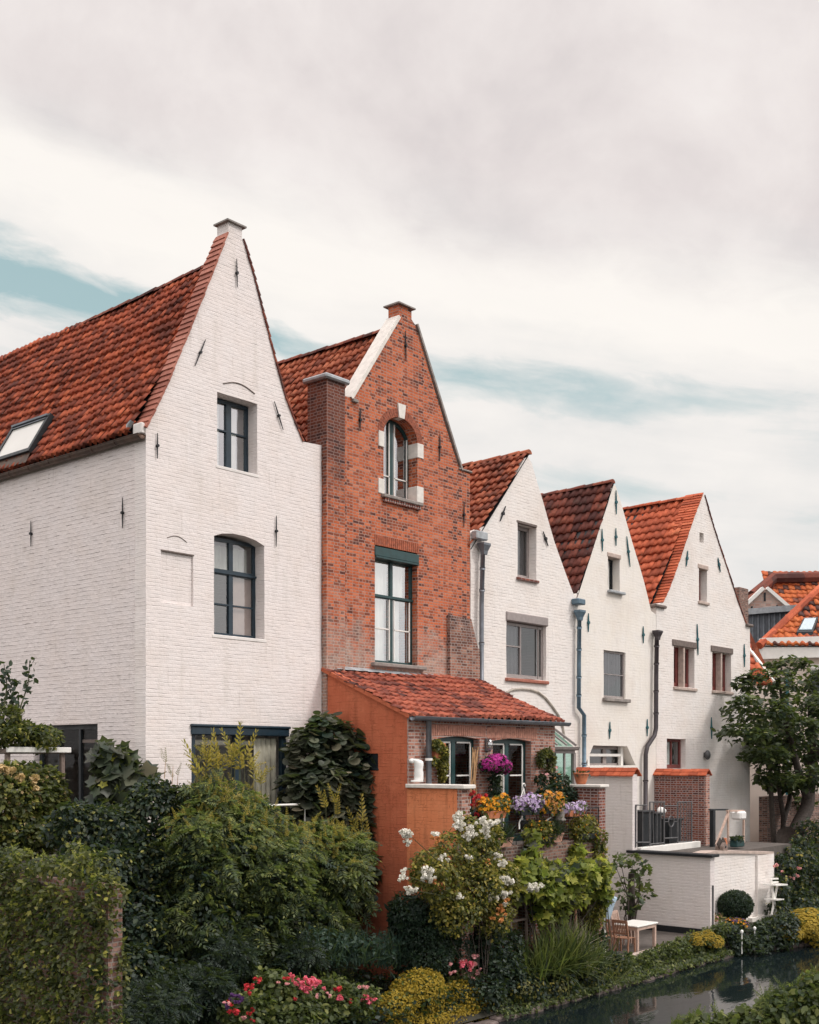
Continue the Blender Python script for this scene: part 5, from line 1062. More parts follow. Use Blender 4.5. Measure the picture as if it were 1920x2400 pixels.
P, D = sample(bb, 900, face=np.array([-.3,-.8,.5])); addnp(t, 'pale_leaves', [place(T_OVAL, P, D+UPV*.3, D+RNG.normal(size=P.shape)*.6, .085)], 'lf_tip')
mb = MB()
for x,y in ((355,175),(590,185),(780,90),(870,180),(1010,110),(335,520),(385,640)):
    q = aty(ZK(x,y), -5.5); mb.tube([q, q.lerp(Vector((6.1,-5.1,2.6)), .35)+Vector((0,0,.05)), Vector((6.1,-5.1,2.6))], [.006,.012,.018], 5)
mb.build('canes', M['stem'], t)
# grape vine over the garden room
gb = [blob(1108,1832,40,26,-5.1,.35), blob(1160,1840,50,26,-5.15,.4), blob(1218,1842,50,30,-5.15,.4), blob(1262,1838,32,28,-5.1,.3), blob(1090,1862,36,34,-5.1,.35), blob(1145,1876,50,28,-5.15,.35), blob(1208,1880,50,26,-5.1,.35), blob(1118,1798,18,22,-4.95,.2), blob(1120,1765,12,20,-4.9,.15), blob(1218,1800,18,20,-4.9,.2), blob(1140,1925,20,26,-5.,.2), blob(1182,1912,22,18,-5.,.2), blob(1270,1880,22,22,-5.1,.2)]
t, bb = plant('grape_vine', 'bright yellow-green grape vine draped over the garden room below the balcony', 'climber', (9.,-5.,.5), gb, 2300, T_LOBE, .185, 'lf_vine', k=5, f=.45, r=.02, nb=(.6,.6,.5), droop=.6)
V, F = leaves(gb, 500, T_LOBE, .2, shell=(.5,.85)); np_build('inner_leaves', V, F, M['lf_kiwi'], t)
vb = [blob(1262,1800,14,30,-4.85,.25), blob(1258,1860,20,50,-4.85,.3), blob(1250,1920,24,45,-4.8,.3), blob(1262,1765,12,22,-4.8,.2)]
t, bb = plant('creeper', 'narrow creeper running up the front edge of the balcony side wall', 'climber', (12.2,-4.9,.5), vb, 2200, T_LEAF, .10, 'lf_rose', k=3, stmat='stem', r=.015)
# dark garden room: posts, lattice, trellis, door frame
t = thing('lattice_panel', 'dark wooden lattice panel under the grape vine', 'trellis', (11.4,-4.45,.5))
mb = MB(); x0_,x1_ = 11.15,11.98
for i in range(9): x = x0_+(x1_-x0_)*i/8; mb.beam((x,-4.45,.6),(x,-4.45,2.7),.022,.012)
for i in range(18): z = .7+i*.115; mb.beam((x0_,-4.465,z),(x1_,-4.465,z),.022,.012)
mb.build('slats', M['greywood'], t)
t = thing('wooden_door_frame', 'weathered wooden glazed door standing open in the dark garden room', 'door', (8.2,-4.7,.5))
mb = MB()
for x in (7.75,8.45): mb.beam((x,-4.7,1.2),(x,-4.7,2.75),.06,.05)
mb.beam((8.72,-4.78,.9),(8.66,-4.78,2.3),.06,.06)
for z in (1.55,2.1,2.72,1.22): mb.beam((7.78,-4.7,z),(8.42,-4.7,z),.05,.05)
mb.build('stiles_and_rails', M['greywood'], t)
mb = MB(); mb.quad((7.8,-4.69,1.2),(8.4,-4.69,1.2),(8.4,-4.69,2.7),(7.8,-4.69,2.7)); mb.build('pane', M['glass'], t)
t = thing('garden_pole', 'brown stake leaning among the grasses in front of the dark garden room', 'stake', (10.6,-4.8,.5))
mb = MB(); mb.tube([(10.62,-4.8,.6),(10.66,-4.75,2.5)], .045, 7); mb.build('stake_shaft', M['teak'], t)
t = thing('white_post', 'slim white post at the right end of the garden room', 'post', (12.0,-4.85,.5)); mb = MB(); mb.tube([(12.,-4.85,.6),(12.,-4.85,3.2)], .05, 8); mb.build('post_shaft', M['stone'], t)
P = np.array([[10.0,-5.,.7]])+RNG.normal(size=(200,3))*np.array([.12,.12,.05])
t = thing('pampas_grass', 'pale straw coloured plume grass beside the leaning brown stake', 'grass clump', (10.,-5.,.5)); addnp(t, 'plumes', [place(T_BLADE, P, RNG.normal(size=P.shape), UPV+RNG.normal(size=P.shape)*.13, 1.25)], 'lf_straw')
# reeds and bank planting
rs = []
for dx, dy, n_, h in ((1180,2045,420,1.45),(1225,2050,380,1.1),(1140,2050,300,1.1),(1270,2065,260,.75)):
    c = np.array(aty(ZS(dx,dy), -5.3)); P = c+RNG.normal(size=(n_,3))*np.array([.35,.18,.04]); rs.append(place(T_BLADE, P, RNG.normal(size=P.shape)+UPV*.2, UPV+RNG.normal(size=P.shape)*.33, h*RNG.uniform(.6,1.1,n_)))
t = thing('reed_clump', 'arching green reeds at the water edge in front of the garden room', 'reeds', (9.8,-5.3,.2)); addnp(t, 'blades', rs, 'lf_grass')
bkb = [blob(1030,1985,50,45,-4.8,.4), blob(1075,2000,40,45,-4.9,.35), blob(1060,2050,60,50,-5.2,.4), blob(1020,2090,50,40,-5.3,.4), blob(1110,2080,60,35,-5.4,.35), blob(1180,2080,60,35,-5.45,.3), blob(1250,2060,50,40,-5.4,.3), blob(1285,2040,30,35,-5.3,.3), blob(1215,2000,45,40,-5.,.3), blob(1262,1990,18,35,-4.95,.2)]
t, bb = plant('bank_shrub', 'dark tangled shrub on the bank between the pink flowers and the terrace', 'shrub', (8.4,-5.3,.2), bkb, 7500, T_OVAL, .095, 'lf_dark', k=4, zmin=.05, r=.015)
P, D = sample(bb[4:8]+bb[30:40], 1300, face=np.array([-.3,-.7,.6])); addnp(t, 'pale_leaves', [place(T_OVAL, P, D+UPV*.3, D+RNG.normal(size=P.shape)*.6, .085)], 'lf_rose')
kb2 = [blob(1318+i*17,2034-i*5.6+RNG.uniform(-6,4),RNG.uniform(16,26),RNG.uniform(11,26),-5.30+RNG.uniform(-.14,.1),.2) for i in range(13)]
t, bb = plant('bank_shrub', 'low light green planting between the terrace kerb and the quay edge', 'shrub', (15,-5.3,.2), kb2, 7000, T_OVAL, .075, 'lf_bank', k=5, f=.5, stmat='stem', r=.01)
eb = [blob(1470,1980,28,16,-5.45,.25), blob(1505,1985,26,15,-5.5,.25), blob(1488,1975,26,14,-5.45,.25)]
t, bb = plant('spurge', 'yellow-topped spurge at the corner of the dark slate capped wall', 'perennial', (17.8,-5.5,.2), eb, 1200, T_OVAL, .085, 'lf_bank', k=3, stmat='stem', r=.01)
P, D = sample(bb, 1500, face=np.array([-.2,-.4,1.2]), shell=(.95,1.1), inner=0); addnp(t, 'yellow_flowers', [place(T_FLOWER, P, D+UPV, RNG.normal(size=P.shape), .06)], 'fl_yellow')
# ball and bowl
c = aty(ZL(1100,1345), -5.0); r = 128/3.1944*dist(c)/2754.
t, bb = plant('box_ball', 'dark round clipped box ball in front of the sunlit white wall', 'topiary', (c.x,c.y,.585), [(np.array(c), np.array([r,r,r*.86]))], 9000, T_LEAF, .055, 'lf_box', k=0, shell=(.93,1.0), inner=.08)
mb = MB(); mb.lathe([(.20,0),(.27,.12),(.33,.34),(.35,.36),(.30,.36)], (c.x,c.y,.585)); mb.build('pot', M['dark'], t, True)
V, F = leaves([(np.array(c), np.array([r,r,r*.86])*.9)], 1500, T_OVAL, .14, shell=(.7,.9)); np_build('inner_foliage', V, F, M['lf_box'], t)
def bowl(name, label, c, r, h, mat, cols, n, cat='flower pot', group=None, fh=.22, leafmat='lf_bank', leafn=260, square=False, fs=.075, w=None):
    t = thing(name, label, cat, c, group); mb = MB()
    if w:
        b = .82; x,y,z = c
        P = [(x+sx*w*k,y+sy*r*k,z+hh) for k,hh in ((b,0),(1,h),(1.06,h),(1.06,h+.035),(.9,h+.035),(.88,h-.03)) for sx,sy in ((-1,-1),(1,-1),(1,1),(-1,1))]
        mb.add(P, [(3,2,1,0)]+[(4*i+k,4*i+(k+1)%4,4*i+4+(k+1)%4,4*i+4+k) for i in range(5) for k in range(4)]+[(20,21,22,23)])
    else: mb.lathe([(r*.62,0),(r*.85,h*.5),(r,h),(r*1.08,h),(r*1.08,h+.05),(r*.9,h+.05),(r*.88,h)], c)
    mb.build('pot', M[mat], t, not w)
    bl_ = [(np.array(c)+np.array([0,0,h+fh*.5]), np.array([(w or r)*1.1, r*1.15, fh]))]
    if w: bl_ = [(np.array(c)+np.array([(i-1.5)*w*.6,RNG.uniform(-.03,.03),h+fh*.45+RNG.uniform(-.03,.05)]), np.array([w*.45, r*1.25, fh*RNG.uniform(.8,1.2)])) for i in range(4)]
    V, F = leaves(bl_, leafn, T_OVAL, .10); np_build('foliage', V, F, M[leafmat], t)
    for nm, mt, cnt in cols:
        P, D = sample(bl_, cnt, face=np.array([-.4,-.7,.6]), shell=(.95,1.15), inner=0); addnp(t, nm, [place(T_FLOWER, P, D+RNG.normal(size=P.shape)*.35, RNG.normal(size=P.shape), fs*RNG.uniform(.8,1.25,len(P)))], mt)
    return t
c = aty(ZL(1095,1520), -5.35); bowl('flower_bowl', 'dark bowl of orange and purple flowers under the box ball', (c.x,c.y,.585), .36, .26, 'dark', [('orange_flowers','fl_orange',60),('purple_flowers','fl_purple',50)], 0, fh=.14)
c = aty(ZL(940,1475), -4.85); bowl('grey_planter', 'grey stone trough with faded flowers left of the box ball', (c.x,c.y,.585), .2, .38, 'sillstone', [('faded_flowers','fl_palepink',30)], 0, fh=.14, w=.4, leafmat='lf_rose')
# balcony flower boxes along the railing
yb_ = -4.82
def at_box(f, x, y, yy): v = aty(f(x,y), yy); return (v.x, v.y, v.z)
c = at_box(ZR,1250,1255,yb_); bowl('flower_box', 'terracotta box of golden yellow marigolds on the balcony railing', c, .12, .16, 'pot', [('yellow_flowers','fl_orange',150)], 0, fh=.26, w=.40, leafn=420, group='flower boxes on the balcony railing', fs=.09, cat='flower box')
c = at_box(ZQ,205,1210,yb_); bowl('flower_box', 'dark box of pale lilac petunias with purple flowers on top, hung on the balcony railing', c, .12, .16, 'dark', [('lilac_flowers','fl_lilac',170),('purple_flowers','fl_purple',70)], 0, fh=.22, w=.46, leafn=300, group='flower boxes on the balcony railing', fs=.09, cat='flower box')
c = at_box(ZQ,515,1190,yb_); bowl('flower_box', 'dark box of orange and apricot flowers beside the grey stone figure', c, .12, .14, 'dark', [('orange_flowers','fl_orange',90),('apricot_flowers','fl_peach',110)], 0, fh=.26, w=.38, leafn=380, group='flower boxes on the balcony railing', fs=.08, cat='flower box')
c = at_box(ZQ,835,1225,yb_); bowl('flower_box', 'orange terracotta box of drooping lilac petunias at the right of the railing', c, .12, .13, 'pot', [('lilac_flowers','fl_lilac',170)], 0, fh=.16, w=.40, leafn=240, group='flower boxes on the balcony railing', fs=.09, cat='flower box')
c = at_box(ZR,1415,1640,-4.9); bowl('lavender_box', 'pale terracotta trough of dark lavender on the balcony edge, left one', (c[0],-4.75,4.02), .13, .20, 'potpink', [], 0, fh=.34, w=.34, leafn=0 or 20, group='lavender troughs', cat='flower box')
def spiky(t, c, n, h, mat, sp=(.3,.1)):
    P = np.array(c)+RNG.normal(size=(n,3))*np.array([sp[0]*.6,sp[1],.02]); addnp(t, 'spikes', [place(T_BLADE, P, RNG.normal(size=P.shape), UPV+RNG.normal(size=P.shape)*.35, h*RNG.uniform(.7,1.1,n))], mat)
tl = [o for o in bpy.data.objects if o.name.startswith('lavender_box')][-1]; spiky(tl, (c[0],-4.75,4.2), 420, .5, 'lf_dark')
c = at_box(ZQ,610,1590,-4.9); t = bowl('lavender_box', 'pale terracotta trough of dark lavender on the balcony edge, right one below the stone figure', (c[0],-4.75,4.02), .13, .20, 'potpink', [], 0, fh=.34, w=.34, leafn=20, group='lavender troughs', cat='flower box'); spiky(t, (c[0],-4.75,4.2), 420, .5, 'lf_dark')
for (x,y), lab in (((380,1560),'bushy plant with small orange flowers between the two lavender troughs'),((980,1560),'bushy plant with small orange flowers at the right end of the balcony edge')):
    c = at_box(ZQ,x,y,-4.75); bowl('marigold_pot', lab, (c[0],-4.74,4.02), .16, .12, 'dark', [('orange_flowers','fl_orange',45)], 0, fh=.32, w=.42, leafn=900, leafmat='lf_rose', fs=.05, cat='flower box', group='marigold pots')
t = thing('stone_figure', 'small weathered grey stone figure among the railing flower boxes', 'statue', at_box(ZQ,655,1290,-4.75)); c = t.location
mb = MB(); mb.lathe([(.14,0),(.15,.05),(.10,.08),(.13,.22),(.11,.34),(.06,.40),(.10,.48),(.09,.58),(.03,.64)], c, 12); mb.build('carved_body', M['sillstone'], t, True)
# bamboo tripod in geraniums
c = Vector(at_box(ZR,985,1180,-4.35)); t = thing('geranium_pot', 'pot of red geraniums with a bundle of bamboo canes on the balcony', 'flower pot', (c.x,-4.35,3.93))
mb = MB(); mb.lathe([(.16,0),(.22,.38),(.24,.40),(.24,.45),(.2,.45)], (c.x,-4.35,3.93)); mb.build('pot', M['dark'], t, True)
mb = MB()
for a,b in (((905,1150),(1035,330)),((965,1130),(1040,290)),((930,1000),(970,340)),((1025,1040),(965,300)),((975,1140),(1000,320)),((985,880),(985,360))): mb.tube([aty(ZR(*a),-4.45+random.uniform(-.1,.1)), aty(ZR(*b),-4.45)], .014, 6)
mb.build('canes', M['cane'], t)
gbb = [(np.array([c.x-.1,-4.4,4.7]), np.array([.32,.22,.3])), (np.array([c.x+.3,-4.45,4.6]), np.array([.3,.2,.25])), (np.array([c.x-.15,-4.45,4.3]), np.array([.4,.2,.3])), (np.array([c.x+.1,-4.5,4.95]), np.array([.22,.15,.15]))]
V, F = leaves(gbb, 700, T_OVAL, .10); np_build('foliage', V, F, M['lf_dark'], t)
blossoms(t, kpts(ZR, [(930,945,.9),(960,925,.9),(1010,980,1.),(1040,985,.8),(985,1055,.9),(1040,1060,.9),(1060,1060,.7),(1120,950,1.),(1000,1245,.7),(1015,1200,.7)], -4.68), 'red', .85)
# wall baskets
def wallpot(lab, c, w, h, d, mat, blobs, n, leafmat, flowers=(), name='wall_basket', size=.07, trail=None):
    t = thing(name, lab, 'hanging basket', c, 'baskets on the extension wall'); mb = MB(); x,y,z = c
    if mat: mb.bbox(x-w/2,x+w/2,y-d,y,z,z+h,.02); mb.build('pot', M[mat], t)
    V, F = leaves(blobs, n, T_OVAL, size, droop=.9); np_build('foliage', V, F, M[leafmat], t)
    for nm, mt, cnt, fs, bl2 in flowers:
        P, D = sample(bl2, cnt, face=np.array([-.3,-.8,.3]), shell=(.9,1.08), inner=0); addnp(t, nm, [place(T_FLOWER, P, D+RNG.normal(size=P.shape)*.3, RNG.normal(size=P.shape), fs*RNG.uniform(.8,1.2,len(P)))], mt)
    return t
def wb_(f, x, y, rx, ry, yy, ryd, sc): c = aty(f(x,y), yy); s = dist(c)/2754./sc; return (np.array(c), np.array([rx*s, ryd, ry*s]))
c = aty(ZR(460,460), -3.02)
wallpot('brown wall pot with olive trailing foliage beside the downpipe', (c.x,-3.02,c.z), .42, .42, .2, 'pot', [wb_(ZR,480,270,95,80,-3.2,.15,5.75), wb_(ZR,560,370,75,100,-3.22,.14,5.75), wb_(ZR,560,530,65,110,-3.2,.12,5.75), wb_(ZR,555,660,45,100,-3.18,.1,5.75), wb_(ZR,440,480,45,60,-3.2,.1,5.75)], 1900, 'lf_rose')
c = aty(ZR(1260,560), -3.15)
mag = [wb_(ZR,1270,520,180,115,-3.35,.32,5.75), wb_(ZR,1150,540,80,80,-3.35,.25,5.75), wb_(ZR,1390,560,70,90,-3.35,.25,5.75), wb_(ZR,1290,440,120,50,-3.35,.25,5.75)]
wallpot('big hanging basket of magenta petunias on the pier between the two doors', (c.x,-3.02,c.z-.05), .4, .3, .22, 'dark', mag+[wb_(ZR,1260,720,100,70,-3.25,.15,5.75), wb_(ZR,1270,860,110,90,-3.22,.14,5.75), wb_(ZR,1270,960,100,60,-3.22,.14,5.75)], 2400, 'lf_dark', [('magenta_flowers','fl_magenta',420,.085,mag)])
c = aty(ZQ(470,500), -3.02)
wallpot('dark wall pot with tumbling green foliage right of the second door', (c.x,-3.02,c.z), .4, .3, .2, 'dark', [wb_(ZQ,470,370,110,60,-3.2,.15,5.75), wb_(ZQ,530,460,60,110,-3.2,.14,5.75), wb_(ZQ,390,460,50,130,-3.18,.12,5.75), wb_(ZQ,520,600,60,60,-3.2,.12,5.75)], 1300, 'lf_ivy', [('pale_flowers','fl_palepink',24,.07,[wb_(ZQ,560,600,60,60,-3.2,.14,5.75), wb_(ZQ,440,680,60,40,-3.2,.14,5.75)])])
t, bb = plant('flowering_shrub', 'dark bushy shrub with small buff flowers in the right corner of the balcony', 'shrub', (11.6,-3.6,3.93), [wb_(ZQ,640,760,130,120,-3.6,.3,5.75), wb_(ZQ,560,880,170,130,-3.6,.3,5.75), wb_(ZQ,750,920,120,110,-3.7,.3,5.75), wb_(ZQ,440,960,90,130,-3.6,.3,5.75), wb_(ZQ,620,1020,200,100,-3.7,.3,5.75), wb_(ZQ,390,740,50,70,-3.3,.2,5.75)], 3600, T_OVAL, .075, 'lf_box', k=3, stmat='stem', r=.015)
P, D = sample(bb, 46, face=np.array([-.5,-.8,.2]), inner=0); addnp(t, 'buff_flowers', [place(T_FLOWER, P, D, UPV, .075)], 'fl_peach')
c = aty(ZQ(965,765), -3.95); bowl('clay_pot', 'plain orange clay pot on the cap of the balcony side wall', (12.22,c.y,5.50), .21, .28, 'pot', [], 0, leafn=50, fh=.05, leafmat='lf_dark')
# white hook of the hanging basket
t = thing('basket_hook', 'white plastic basket hanger standing up behind the lilac petunias', 'hook', at_box(ZQ,160,1010,-4.7)); mb = MB()
h0 = aty(ZQ(160,815),-4.7); r_ = .06
for a in ((105,1010),(160,1015),(190,1005)): mb.tube([aty(ZQ(*a),-4.7), aty(ZQ(162,850),-4.7)], .012, 6)
mb.tube([h0+Vector((r_*math.cos(a),0,r_*math.sin(a))) for a in [math.pi*(1.4-1.5*i/10) for i in range(11)]], .016, 6); mb.build('wire_hook', M['whitepaint'], t)
for (pts, lab) in ((((100,1400),(98,1310),(115,1270),(145,1262)),'bent white can spout below the lilac flower box'),(((430,1312),(470,1280),(525,1243)),'slanting white can spout below the orange flower box')):
    t = thing('watering_can', lab.replace('can spout','watering can spout with dark can'), 'watering can', at_box(ZQ,pts[0][0]+60,1400,-4.45), 'watering cans'); mb = MB()
    mb.tube([aty(ZQ(*p),-4.72) for p in pts], .02, 6); mb.build('spout', M['whitepaint'], t, True); mb = MB(); mb.lathe([(.11,0),(.12,.2),(.10,.24)], t.location); mb.build('can', M['dark'], t, True)
# white figurine on the parapet
c = aty(ZR(235,770), -3.3); t = thing('white_figurine', 'white ceramic figure of a bowed torso on the terracotta parapet', 'statue', (5.92,-3.25,5.6)); o = t.location
s = dist(aty(ZR(235,770),-3.25))/2754./5.75; rt = Vector((DX,-DY,0)); fw_ = Vector((DY,DX,0)); ctr = atx(ZR(235,765), 5.92)
rings = [(765,215,88,.6),(740,215,86,.6),(735,240,64,.7),(690,240,64,.8),(640,240,64,.85),(600,238,58,.85),(560,240,62,.85),(515,240,66,.85),(485,228,70,.8),(465,200,66,.7),(455,180,46,.6),(450,172,18,.6)]
mb = MB(); base = len(mb.v); n = 16
for (yy,xx,rr,dp) in rings:
    for k in range(n): a = 2*math.pi*k/n; mb.v.append(tuple(ctr+rt*((xx-235)*s+rr*s*math.cos(a))+fw_*(rr*s*dp*math.sin(a))+Vector((0,0,(765-yy)*s))))
for i in range(len(rings)-1):
    for k in range(n): mb.f.append([i*n+k,i*n+(k+1)%n,(i+1)*n+(k+1)%n,(i+1)*n+k])
mb.f.append(list(range(n))[::-1]); mb.f.append([(len(rings)-1)*n+k for k in range(n)])
hd = ctr+rt*(-85*s)+Vector((0,0,285*s)); mb.ball(hd, (52*s,44*s,36*s), 10); mb.build('glazed_body', M['plastic'], t, True)
# ================================================================== terrace by the water
def make_chair(label):
    t = thing('folding_chair', label, 'chair', (0,0,0), 'wooden chairs at the white table')
    mb = MB()
    for i in range(6): mb.bbox(-.22,.22,-.20+i*.07,-.145+i*.07,.43,.45,.004)
    mb.build('seat', M['teak'], t)
    for s in (-1,1):
        mb = MB(); mb.beam((s*.23,.20,0),(s*.23,.16,.45),.035,.05); mb.beam((s*.23,.16,.45),(s*.23,.27,.95),.035,.05); mb.build('leg', M['teak'], t)
        mb = MB(); mb.beam((s*.23,-.20,0),(s*.23,-.18,.44),.035,.05); mb.build('leg', M['teak'], t)
    mb = MB(); mb.beam((-.245,.275,.93),(.245,.275,.93),.03,.09,(0,0,1)); mb.beam((-.23,.2,.58),(.23,.2,.58),.025,.05)
    for i in range(8): x = -.19+i*.054; mb.beam((x,.205,.58),(x,.272,.9),.028,.014,(0,1,0))
    mb.build('backrest', M['teak'], t)
    return t
TB = thing('garden_table', 'white topped wooden table on the terrace by the water', 'table', (14.4,-4.42,.6))
tx0,tx1,ty0,ty1 = 13.80,15.02,-4.88,-4.02
mb = MB(); mb.bbox(tx0,tx1,ty0,ty1,1.30,1.345,.01); mb.build('tabletop', M['whitepaint'], TB)
mb = MB(); mb.box(tx0+.05,tx1-.05,ty0+.04,ty1-.04,1.20,1.298); mb.build('apron', M['paleteak'], TB)
for x in (tx0+.1,tx1-.1):
    for y in (ty0+.08,ty1-.08): mb = MB(); mb.bbox(x-.045,x+.045,y-.045,y+.045,.6,1.20,.006); mb.build('leg', M['paleteak'], TB)
ch = make_chair('teak chair with its slatted back nearest the viewer at the white table')
ch.location = (13.42,-4.66,.6); ch.rotation_euler.z = R(90)
for (x,y,a,lab,pale) in ((13.36,-4.12,90,'teak chair half behind the nearest chair at the white table',0),(14.1,-3.70,0,'orange-brown teak chair back on the far side of the table, left one',0),(14.85,-3.72,4,'bleached pale teak chair back on the far side of the table, right one',1)):
    c = copy_tree(ch); c.location = (x,y,.6); c.rotation_euler.z = R(a); c['label'] = lab
    if pale:
        for k in kids(c): k.data = k.data.copy(); k.data.materials[0] = M['paleteak']
c = atz(ZL(130,1640), .6); c = Vector((12.7,-3.2,.6)); q = aty(ZL(112,1440),-3.3)
t = thing('folded_parasol', 'closed pale blue parasol standing behind the garden chairs', 'parasol', (q.x,-3.3,.6)); mb = MB()
mb.tube([(q.x,-3.3,.6),(q.x,-3.3,3.0)], .03, 8); mb.build('pole', M['whitepaint'], t); mb = MB(); zt = aty(ZL(130,1290),-3.3)[2]; zb = aty(ZL(130,1480),-3.3)[2]
n = 16; rings = [(zb-.1,.14),(zb+.15,.19),(zt-.2,.30),(zt,.38),(zt+.04,.36),(zt+.05,.1)]
for (z,rr) in rings:
    for k in range(n): a = 2*math.pi*k/n; r2 = rr*(1+.14*math.cos(6*a)); mb.v.append((q.x+r2*math.cos(a), -3.3+r2*math.sin(a), z))
for i in range(len(rings)-1):
    for k in range(n): mb.f.append([i*n+k,i*n+(k+1)%n,(i+1)*n+(k+1)%n,(i+1)*n+k])
mb.build('canopy_cloth', M['bluecloth'], t, True)
# potted fig against the grey wall
c = aty(ZL(320,1400), -3.2); fb = [wb_(ZL,240,1020,60,40,-3.2,.3,3.1944), wb_(ZL,330,1010,70,40,-3.2,.35,3.1944), wb_(ZL,390,1080,45,50,-3.2,.3,3.1944), wb_(ZL,260,1170,55,35,-3.2,.3,3.1944), wb_(ZL,390,1180,45,30,-3.2,.25,3.1944), wb_(ZL,240,1270,45,35,-3.2,.25,3.1944), wb_(ZL,410,1260,55,45,-3.2,.3,3.1944), wb_(ZL,320,1310,45,60,-3.2,.25,3.1944), wb_(ZL,290,1380,50,30,-3.2,.25,3.1944), wb_(ZL,200,1050,30,22,-3.2,.2,3.1944)]
t, bb = plant('fig_tree', 'small fig tree with a dark trunk against the grey-white wall behind the table', 'tree', (c.x,-3.2,.6), fb, 210, T_LOBE, .17, 'lf_shrub', k=2, f=.5, r=.025, droop=.5)
mb = MB(); tr = [aty(ZL(320,y),-3.2) for y in (1480,1300,1180,1110)]; mb.tube([(c.x,-3.2,.6)]+[tuple(v) for v in tr], [.13,.12,.12,.11,.10], 8); mb.build('trunk', M['bark'], t, True)
# railing gate on the upper terrace
RG = thing('metal_railing', 'grey metal railing with an oval ornament on the upper terrace', 'railing', (20.2,-2.3,3.03))
mb = MB()
def rpt(x, y): return aty(ZL(x,y), -2.3)
def lnk(a, b, r=.022): mb.tube([rpt(*a), rpt(*b)], r, 6)
for x,y0,y1 in ((353,598,915),(458,575,938),(565,575,940),(667,575,940),(770,572,932)): lnk((x,y0),(x,y1),.028)
lnk((353,598),(440,598)); lnk((458,575),(568,575)); lnk((565,603),(667,603)); lnk((667,575),(770,572))
lnk((353,876),(458,876)); lnk((458,890),(565,880)); lnk((565,846),(667,840)); lnk((667,875),(770,868))
for x,y0,y1 in ((405,600,874),(485,578,886),(512,578,884),(540,578,882),(617,760,842),(690,576,872),(712,576,871),(735,575,870),(752,574,869)): lnk((x,y0),(x,y1),.016)
lnk((568,722),(598,722),.016); lnk((638,720),(667,720),.016)
mb.tube([rpt(618+20*math.cos(a),720+40*math.sin(a)) for a in [2*math.pi*i/20 for i in range(21)]], .022, 6); mb.build('bars', M['irongrey'], RG)
for (xa_,xb_,yt,lab) in ((372,452,640,'black wheelie bin at the left behind the metal railing'),(462,512,655,'narrow black bin in the middle behind the metal railing'),(572,665,700,'dark grey storage box behind the oval of the metal railing')):
    a = aty(ZL(xa_,yt),-1.6); b = aty(ZL(xb_,yt),-1.6); t = thing('black_bin', lab, 'bin', ((a.x+b.x)/2,-1.45,3.03), 'bins behind the railing'); mb = MB()
    x0_,x1_,zt = a.x,b.x,a.z; P = [(x0_+.06,-1.72,3.03),(x1_-.06,-1.72,3.03),(x1_-.06,-1.2,3.03),(x0_+.06,-1.2,3.03),(x0_,-1.78,zt-.08),(x1_,-1.78,zt-.08),(x1_,-1.15,zt-.08),(x0_,-1.15,zt-.08)]
    mb.add(P, [(3,2,1,0),(0,1,5,4),(1,2,6,5),(2,3,7,6),(3,0,4,7),(4,5,6,7)]); mb.build('body', M['dark'], t); mb = MB(); mb.bbox(x0_-.04,x1_+.04,-1.84,-1.12,zt-.08,zt,.03); mb.tube([(x0_,-1.12,zt-.05),(x1_,-1.12,zt-.05)], .03, 6); mb.build('lid', M['iron'], t)
c = aty(ZL(600,645),-1.8); t = thing('white_plastic_bag', 'crumpled white bag on the dark storage box behind the railing', 'bag', (c.x,-1.5,c.z-.15)); mb = MB(); mb.ball((c.x,-1.5,c.z), (.2,.16,.15), 12, .16, 4); mb.build('sheet', M['plastic'], t, True)
# trestle, bird house, planter, jar, lantern
c = aty(ZL(1010,880),-3.4); t = thing('wooden_trestle', 'weathered wooden A-frame trestle on the upper terrace beside the tree', 'frame', (c.x,-3.4,3.03)); mb = MB()
def tp(x, y, yy=-3.4): return aty(ZL(x,y), yy)
for a,b in (((955,895),(1050,640)),((1045,885),(1043,640)),((1160,880),(1162,640)),((1035,640),(1165,640)),((1050,875),(1165,870))): mb.beam(tp(*a),tp(*b),.075,.06)
mb.build('beams', M['paleteak'], t)
c = tp(928,870,-2.6); t = thing('dark_post', 'dark square timber post at the left of the wooden trestle', 'post', (c.x,-2.6,3.03)); mb = MB(); mb.beam((c.x,-2.6,3.03),tp(928,630,-2.6),.17,.15); mb.beam(tp(905,632,-2.6),tp(1040,632,-2.6),.09,.06); mb.build('timber', M['dark'], t)
c = tp(994,910,-4.3); t = thing('bird_house', 'small grey-pink wooden bird house on the wall coping', 'bird house', (c.x,-4.3,3.12)); w_ = .15; x=c.x; z=3.12; mb = MB()
mb.add([(x-w_,-4.45,z),(x+w_,-4.45,z),(x+w_,-4.45,z+.17),(x,-4.45,z+.30),(x-w_,-4.45,z+.17)]+[(x-w_,-4.15,z),(x+w_,-4.15,z),(x+w_,-4.15,z+.17),(x,-4.15,z+.30),(x-w_,-4.15,z+.17)],[(0,1,2,3,4),(9,8,7,6,5)]+[(i,(i+1)%5,5+(i+1)%5,5+i) for i in range(5)]); mb.build('box', M['greywood'], t)
mb = MB(); mb.beam((x-.20,-4.3,z+.14),(x+.01,-4.3,z+.33),.36,.035,(0,1,0)); mb.beam((x+.20,-4.3,z+.14),(x-.01,-4.3,z+.33),.36,.035,(0,1,0)); mb.build('roof', M['bark'], t)
mb = MB(); mb.tube([(x,-4.47,z+.15),(x,-4.44,z+.15)], .035, 10); mb.build('entrance_hole', M['dark'], t)
c = tp(1017,860,-3.8); t = thing('clay_jar', 'tall terracotta jar behind the bird house', 'jar', (c.x,-3.8,3.03)); mb = MB(); mb.lathe([(.06,0),(.10,.12),(.10,.3),(.075,.4),(.09,.44),(.075,.45)], (c.x,-3.8,3.03)); mb.build('jar_body', M['pot'], t, True)
